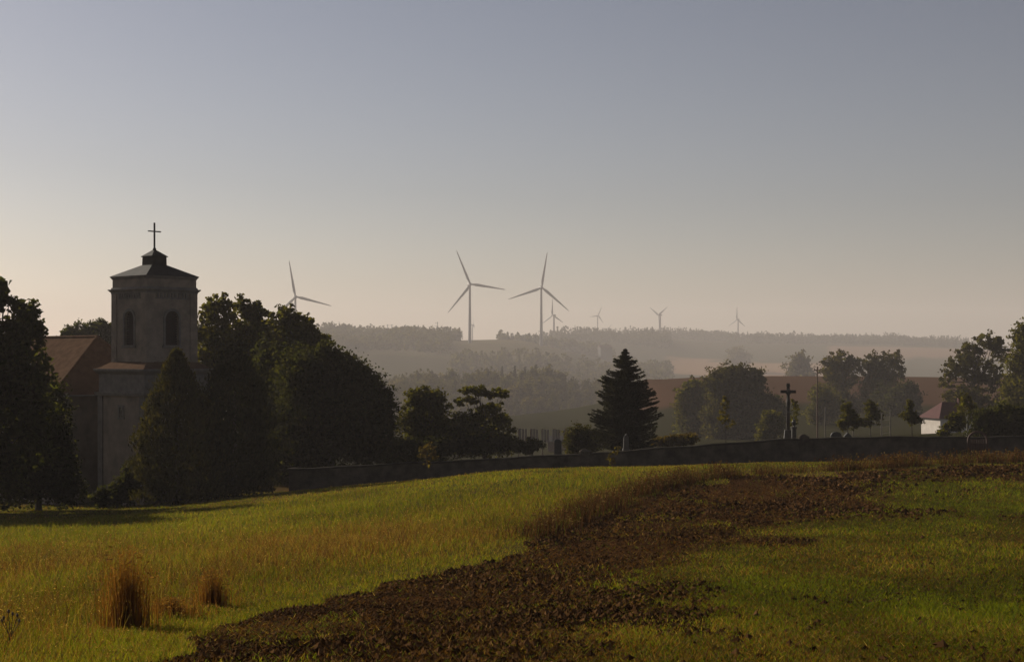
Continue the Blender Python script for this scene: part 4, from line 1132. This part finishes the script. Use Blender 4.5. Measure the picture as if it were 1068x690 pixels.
# meadow
parts = []
for n, r0_, r1_ in ((300000, 16, 60), (260000, 50, 135)):
    x, y, z, r = scatter(n, r0_, r1_)
    soil_, crop_, px_, py_ = zones(x, y, z)
    keep = (soil_ < 0.6)
    x, y, z, r, px_, py_ = x[keep], y[keep], z[keep], r[keep], px_[keep], py_[keep]
    n = len(x)
    dry = np.clip(fbm(x * 0.10, y * 0.05, 13, 4) * 2.4 - 1.0, 0, 1) * np.clip((95 - y) / 45, 0.25, 1)
    band = np.exp(-((y - 48 - 0.15 * x) / 11) ** 2)            # a drier belt of seeding grass across the slope
    dry = np.clip(dry * 0.8 + 0.75 * band * np.clip(fbm(x * 0.2, y * 0.1, 55, 3) * 2.2 - 0.35, 0, 1), 0, 1)
    edge = np.clip((np.interp(px_, B1[:, 0], B1[:, 1]) - py_) / (F / y * 1.6), 0, 1)
    dry *= 0.25 + 0.75 * edge
    dry = np.clip(dry * (0.25 + 1.5 * fbm(x * 1.1, y * 0.6, 57, 3)) * 0.75, 0, 0.8)
    sel = RNG.random(n) < dry
    t = np.where(sel[:, None], pick((RUST, STRAW, BROWN), (5, 3, 3), n), pick((GR, GR2, STRAW), (6, 4, 1), n))
    t = t * (0.55 + 0.9 * fbm(x * 0.22, y * 0.1, 64, 4))[:, None]
    h = (0.13 + 0.20 * RNG.random(n)) * (0.35 + 0.65 * np.clip((np.interp(px_, B1[:, 0], B1[:, 1]) - py_) / (F / y * 1.2), 0, 1)) * (0.75 + 0.5 * fbm(x * 0.35, y * 0.35, 61, 3)) * (0.35 + 1.3 * fbm(x * 1.3, y * 0.9, 62, 3)) * np.where(sel, 1.35, 1.0) * np.clip((125 - y) / 50, 0.45, 1)
    wd = 0.006 + 0.00032 * r
    V, Fc, c, tips = blades(x, y, z, h, wd, 0.25 + 0.5 * RNG.random(n), t, 2)
    parts.append((V, Fc, c))
    hd = RNG.random(n) < 0.10 + 0.24 * dry                      # seed heads
    ht = tips[hd]; nh = len(ht)
    V, Fc = leaf_quads(ht, unit(nh), (0.013 + 0.0006 * r[hd]) * (0.6 + 0.8 * RNG.random(nh)), 0.4)
    parts.append((V, Fc, np.repeat(pick(((0.24, 0.15, 0.07), (0.16, 0.085, 0.04), (0.3, 0.22, 0.11)), (4, 4, 1.5), nh), 4, axis=0)))
x, y, z, r = scatter(16000, 18, 72)
soil_, crop_, px_, py_ = zones(x, y, z)
cl = fbm(x * 0.35, y * 0.2, 66, 3)
edge = np.clip((np.interp(px_, B1[:, 0], B1[:, 1]) - py_) / (F / y * 1.6), 0, 1)
keep = (soil_ < 0.1) & (RNG.random(len(x)) < np.clip(cl * 2.6 - 0.75, 0.02, 1) * edge)
x, y, z, r = x[keep], y[keep], z[keep], r[keep]; n = len(x)
V, Fc, c, tips = blades(x, y, z, 0.3 + 0.4 * RNG.random(n), 0.005 + 0.00022 * r, 0.1 + 0.4 * RNG.random(n), pick((STRAW, RUST, BROWN, GR), (3, 3, 2, 3), n), 2)
parts.append((V, Fc, c))
for rep_ in range(3):
    V, Fc = leaf_quads(tips + RNG.normal(size=(n, 3)) * np.array([0.02, 0.02, 0.05]), unit(n), (0.016 + 0.0007 * r) * (0.6 + 0.8 * RNG.random(n)), 0.4)
    parts.append((V, Fc, np.repeat(pick((STRAW, RUST, (0.3, 0.2, 0.1)), (3, 3, 2), n), 4, axis=0)))
V, Fc, c = join(parts)
tag(link('meadow_grass', mesh_np('meadow_grass', V, Fc, c), M['grass']), 'tall seeding meadow grass on the slope', None, None, 'stuff')

# tall dead grass along the field edge
parts = []
edge_px = np.concatenate([RNG.uniform(555, 790, 12000), RNG.uniform(780, 900, 2500), RNG.uniform(870, 1190, 10000)])
ex, ey, ed_ = [], [], []
dgrid = np.geomspace(15, 125, 400)
tx, ty, ok_ = [], [], []
for pxs in np.linspace(540, 1200, 200):                        # walk the field edge across the ground
    xs = (pxs - XC) / F * dgrid; zs_ = ground(xs, dgrid); pys = YH - F * zs_ / dgrid
    b_ = np.interp(pxs, B1[:, 0], B1[:, 1]) - 1
    i = int(np.argmin(np.abs(pys - b_))); tx.append(xs[i]); ty.append(dgrid[i])
gx_ = np.linspace(540, 1200, 200)
cx_ = np.interp(edge_px, gx_, tx); cy_ = np.interp(edge_px, gx_, ty)
tuf = vnoise(edge_px * 0.12, edge_px * 0 + 3, 9)
keep = RNG.random(len(edge_px)) < np.clip(tuf * 2.2 - 0.75, 0.03, 1)
cx_, cy_, edge_px, tuf = cx_[keep], cy_[keep], edge_px[keep], tuf[keep]
n = len(cx_)
cx_ = cx_ + RNG.normal(size=n) * 0.45; cy_ = cy_ + RNG.normal(size=n) * 0.6 + 0.3
h = (0.2 + 0.6 * RNG.random(n) ** 1.5) * (0.35 + 0.95 * tuf)
V, Fc, c, tips = blades(cx_, cy_, ground(cx_, cy_), h, 0.012 + 0.0002 * cy_, 0.15 + 0.4 * RNG.random(n), np.where((cx_ > 20)[:, None], pick((RUST, BROWN, STRAW, GR2), (5, 5, 0.6, 1.5), n), pick(((0.07, 0.036, 0.015), (0.045, 0.024, 0.012), RUST, GR2), (4, 4, 6, 2), n)), 2)
parts.append((V, Fc, c))
V2, F2 = leaf_quads(tips[::3], unit(len(tips[::3])), 0.06 + 0.001 * cy_[::3], 0.5)
parts.append((V2, F2, np.repeat(pick((RUST, STRAW), (2, 2), len(V2) // 4), 4, axis=0)))
V, Fc, c = join(parts)
tag(link('dry_grass', mesh_np('dry_grass', V, Fc, c), M['dead']), 'rusty dead grass along the edge of the ploughed strip', None, None, 'stuff')

# soil lumps and straw
x, y, z, r = scatter(420000, 14, 118)
s_, c_, px_, py_ = zones(x, y, z)
keep = (s_ > 0.5) & (RNG.random(len(x)) > np.clip(c_ * 1.35, 0, 0.985))
x, y, z, r = x[keep], y[keep], z[keep], r[keep]; n = len(x)
lumpy = fbm(x * 0.35, y * 0.2, 77, 3)
sz = (0.007 + 0.045 * RNG.random(n) ** 5 * np.clip(lumpy * 2.6 - 0.3, 0.3, 1.6)) * (0.7 + r / 60)
oct_ = np.array([(1, 0, 0), (-1, 0, 0), (0, 1, 0), (0, -1, 0), (0, 0, 0.8), (0, 0, -0.6)], float)
V = oct_[None] * (0.6 + 0.8 * RNG.random((n, 6, 1))) + RNG.normal(size=(n, 6, 3)) * 0.22
V = V * sz[:, None, None] + np.stack([x, y, z + sz * 0.15], 1)[:, None]
fo = np.array([(0, 2, 4), (2, 1, 4), (1, 3, 4), (3, 0, 4), (2, 0, 5), (1, 2, 5), (3, 1, 5), (0, 3, 5)])
Fc = (np.arange(n)[:, None, None] * 6 + fo[None]).reshape(-1, 3)
t = pick(((0.085, 0.043, 0.017), (0.13, 0.067, 0.028), (0.045, 0.023, 0.010)), (5, 3, 3), n) * (0.55 + 0.9 * fbm(x * 0.25, y * 0.12, 79, 4))[:, None]
tag(link('soil_clods', mesh_np('soil_clods', V.reshape(-1, 3), Fc, np.repeat(t, 6, axis=0)), M['clod']), 'dark brown crumbly clods of the ploughed strip', None, None, 'stuff')
# straw and dead stems lying on the soil, weeds standing in it
x, y, z, r = scatter(260000, 14, 112)
s_, c_, px_, py_ = zones(x, y, z)
keep = (s_ > 0.5) & (RNG.random(len(x)) > c_ * 0.5) & (RNG.random(len(x)) < np.clip(fbm(x * 0.5, y * 0.25, 85, 3) * 2.6 - 0.6, 0.1, 1))
x, y, z, r = x[keep], y[keep], z[keep], r[keep]; n = len(x)
V, Fc, c, tips = blades(x, y, z + 0.03, (0.03 + 0.08 * RNG.random(n)) * (0.8 + r / 90), 0.005 + 0.00028 * r, 0.7 + 0.9 * RNG.random(n), pick(((0.26, 0.18, 0.09), (0.10, 0.05, 0.022), BROWN, GR2), (0.7, 5, 6, 1.5), n), 1)
tag(link('field_stubble', mesh_np('field_stubble', V, Fc, c), M['grass']), 'short dead stems and weeds on the ploughed strip', None, None, 'stuff')

# young crop
x, y, z, r = scatter(900000, 14, 122)
s_, c_, px_, py_ = zones(x, y, z)
keep = RNG.random(len(x)) < np.maximum(c_, s_ * 0.35 * np.clip(fbm(x * 0.4, y * 0.16, 89, 4) * 6 - 3.2, 0, 1)) * (0.5 + 0.6 * fbm(x * 0.7, y * 0.4, 81, 3))
x, y, z, r = x[keep], y[keep], z[keep], r[keep]; n = len(x)
mot = np.clip(fbm(x * 0.55, y * 0.22, 93, 5) * 3.2 - 0.7, 0.25, 1.5)
h = (0.03 + 0.06 * RNG.random(n)) * (0.5 + 0.6 * mot) * (0.9 + r / 160)
dryc = np.clip(fbm(x * 0.15, y * 0.1, 87, 3) * 2.4 - 0.9, 0, 1)
sel = RNG.random(n) < dryc * 0.6
t = np.where(sel[:, None], pick((STRAW, RUST), (2, 3), n), pick(((0.095, 0.115, 0.012), (0.07, 0.09, 0.012), (0.125, 0.125, 0.014)), (4, 4, 3), n))
t = t * (0.55 + 0.5 * mot)[:, None]
V, Fc, c, tips = blades(x, y, z, h, 0.009 + 0.0003 * r, 0.4 + 0.8 * RNG.random(n), t, 1, tipw=0.3)
tag(link('young_crop', mesh_np('young_crop', V, Fc, c), M['grass']), 'thin young green crop on the right hand field', None, None, 'stuff')

# the two standing tufts of dead grass and the thistle
def tuft(label, px, py, d, top_py, wid, n, base):
    x = (px - XC) / F * d; z = gz(x, d); h0 = -(top_py - YH) / F * d - z
    a = RNG.random(n) * 6.2832; rr_ = wid * 0.75 * np.abs(RNG.normal(size=n))
    hx, hy = np.cos(a) * rr_, np.sin(a) * rr_
    h = h0 * (0.45 + 0.6 * RNG.random(n)) * np.exp(-0.2 * (rr_ / wid) ** 2)
    V, Fc, c, tips = blades(hx, hy, np.zeros(n), h, np.full(n, 0.011), 0.04 + 0.25 * RNG.random(n) ** 2, pick(((0.17, 0.072, 0.027), (0.11, 0.048, 0.02), STRAW), (6, 4, 0.8), n), 3, a + RNG.normal(size=n) * 1.2)
    k = RNG.random(n) < 0.6
    V2, F2 = leaf_quads(tips[k], unit(k.sum()), 0.05 + 0.05 * RNG.random(k.sum()), 0.3)
    V, Fc, c = join([(V, Fc, c), (V2, F2, np.repeat(pick((RUST, (0.17, 0.09, 0.04)), (1, 1), k.sum()), 4, axis=0))])
    tag(link('grass_tuft', mesh_np('grass_tuft', V, Fc, c), M['grass'], None, (x, d, z)), label, 'grass tuft', 'standing tufts of dead grass')
def dist_at(px, py):
    d = np.geomspace(12, 125, 600); xs = (px - XC) / F * d
    return float(d[np.argmin(np.abs(YH - F * ground(xs, d) / d - py))])
tuft('tall brown tuft of dead grass at the lower left field corner', 132, 658, dist_at(132, 658), 570, 0.36, 800, RUST)
tuft('lower brown tuft of dead grass right of the tall one', 221, 634, dist_at(221, 634), 592, 0.32, 600, RUST)
tuft('low reddish tuft of dead grass between the two brown tufts', 178, 645, dist_at(178, 645), 622, 0.5, 900, RUST)
dd = dist_at(11, 678); xx = (11 - XC) / F * dd
th_ = thing('dry_thistle', 'small dry thistle at the lower left corner', 'thistle', (xx, dd, gz(xx, dd)))
bm = bmesh.new()
for k in range(6):
    a = k * 1.05; tube(bm, [(0, 0, 0), (0.02 * math.cos(a), 0.02 * math.sin(a), 0.2), (0.11 * math.cos(a), 0.11 * math.sin(a), 0.36 + 0.05 * (k % 3))], [0.008, 0.006, 0.004], 5)
bm_obj('stem', bm, M['wood'], th_)
for k in range(6):
    a = k * 1.05; bm = bmesh.new(); zz = 0.36 + 0.05 * (k % 3); lathe(bm, [(0.006, zz - .01), (0.018, zz + .012), (0.014, zz + .03), (0.004, zz + .04)], 8, 0.11 * math.cos(a), 0.11 * math.sin(a)); bm_obj('seed_head', bm, M['wood'], th_)
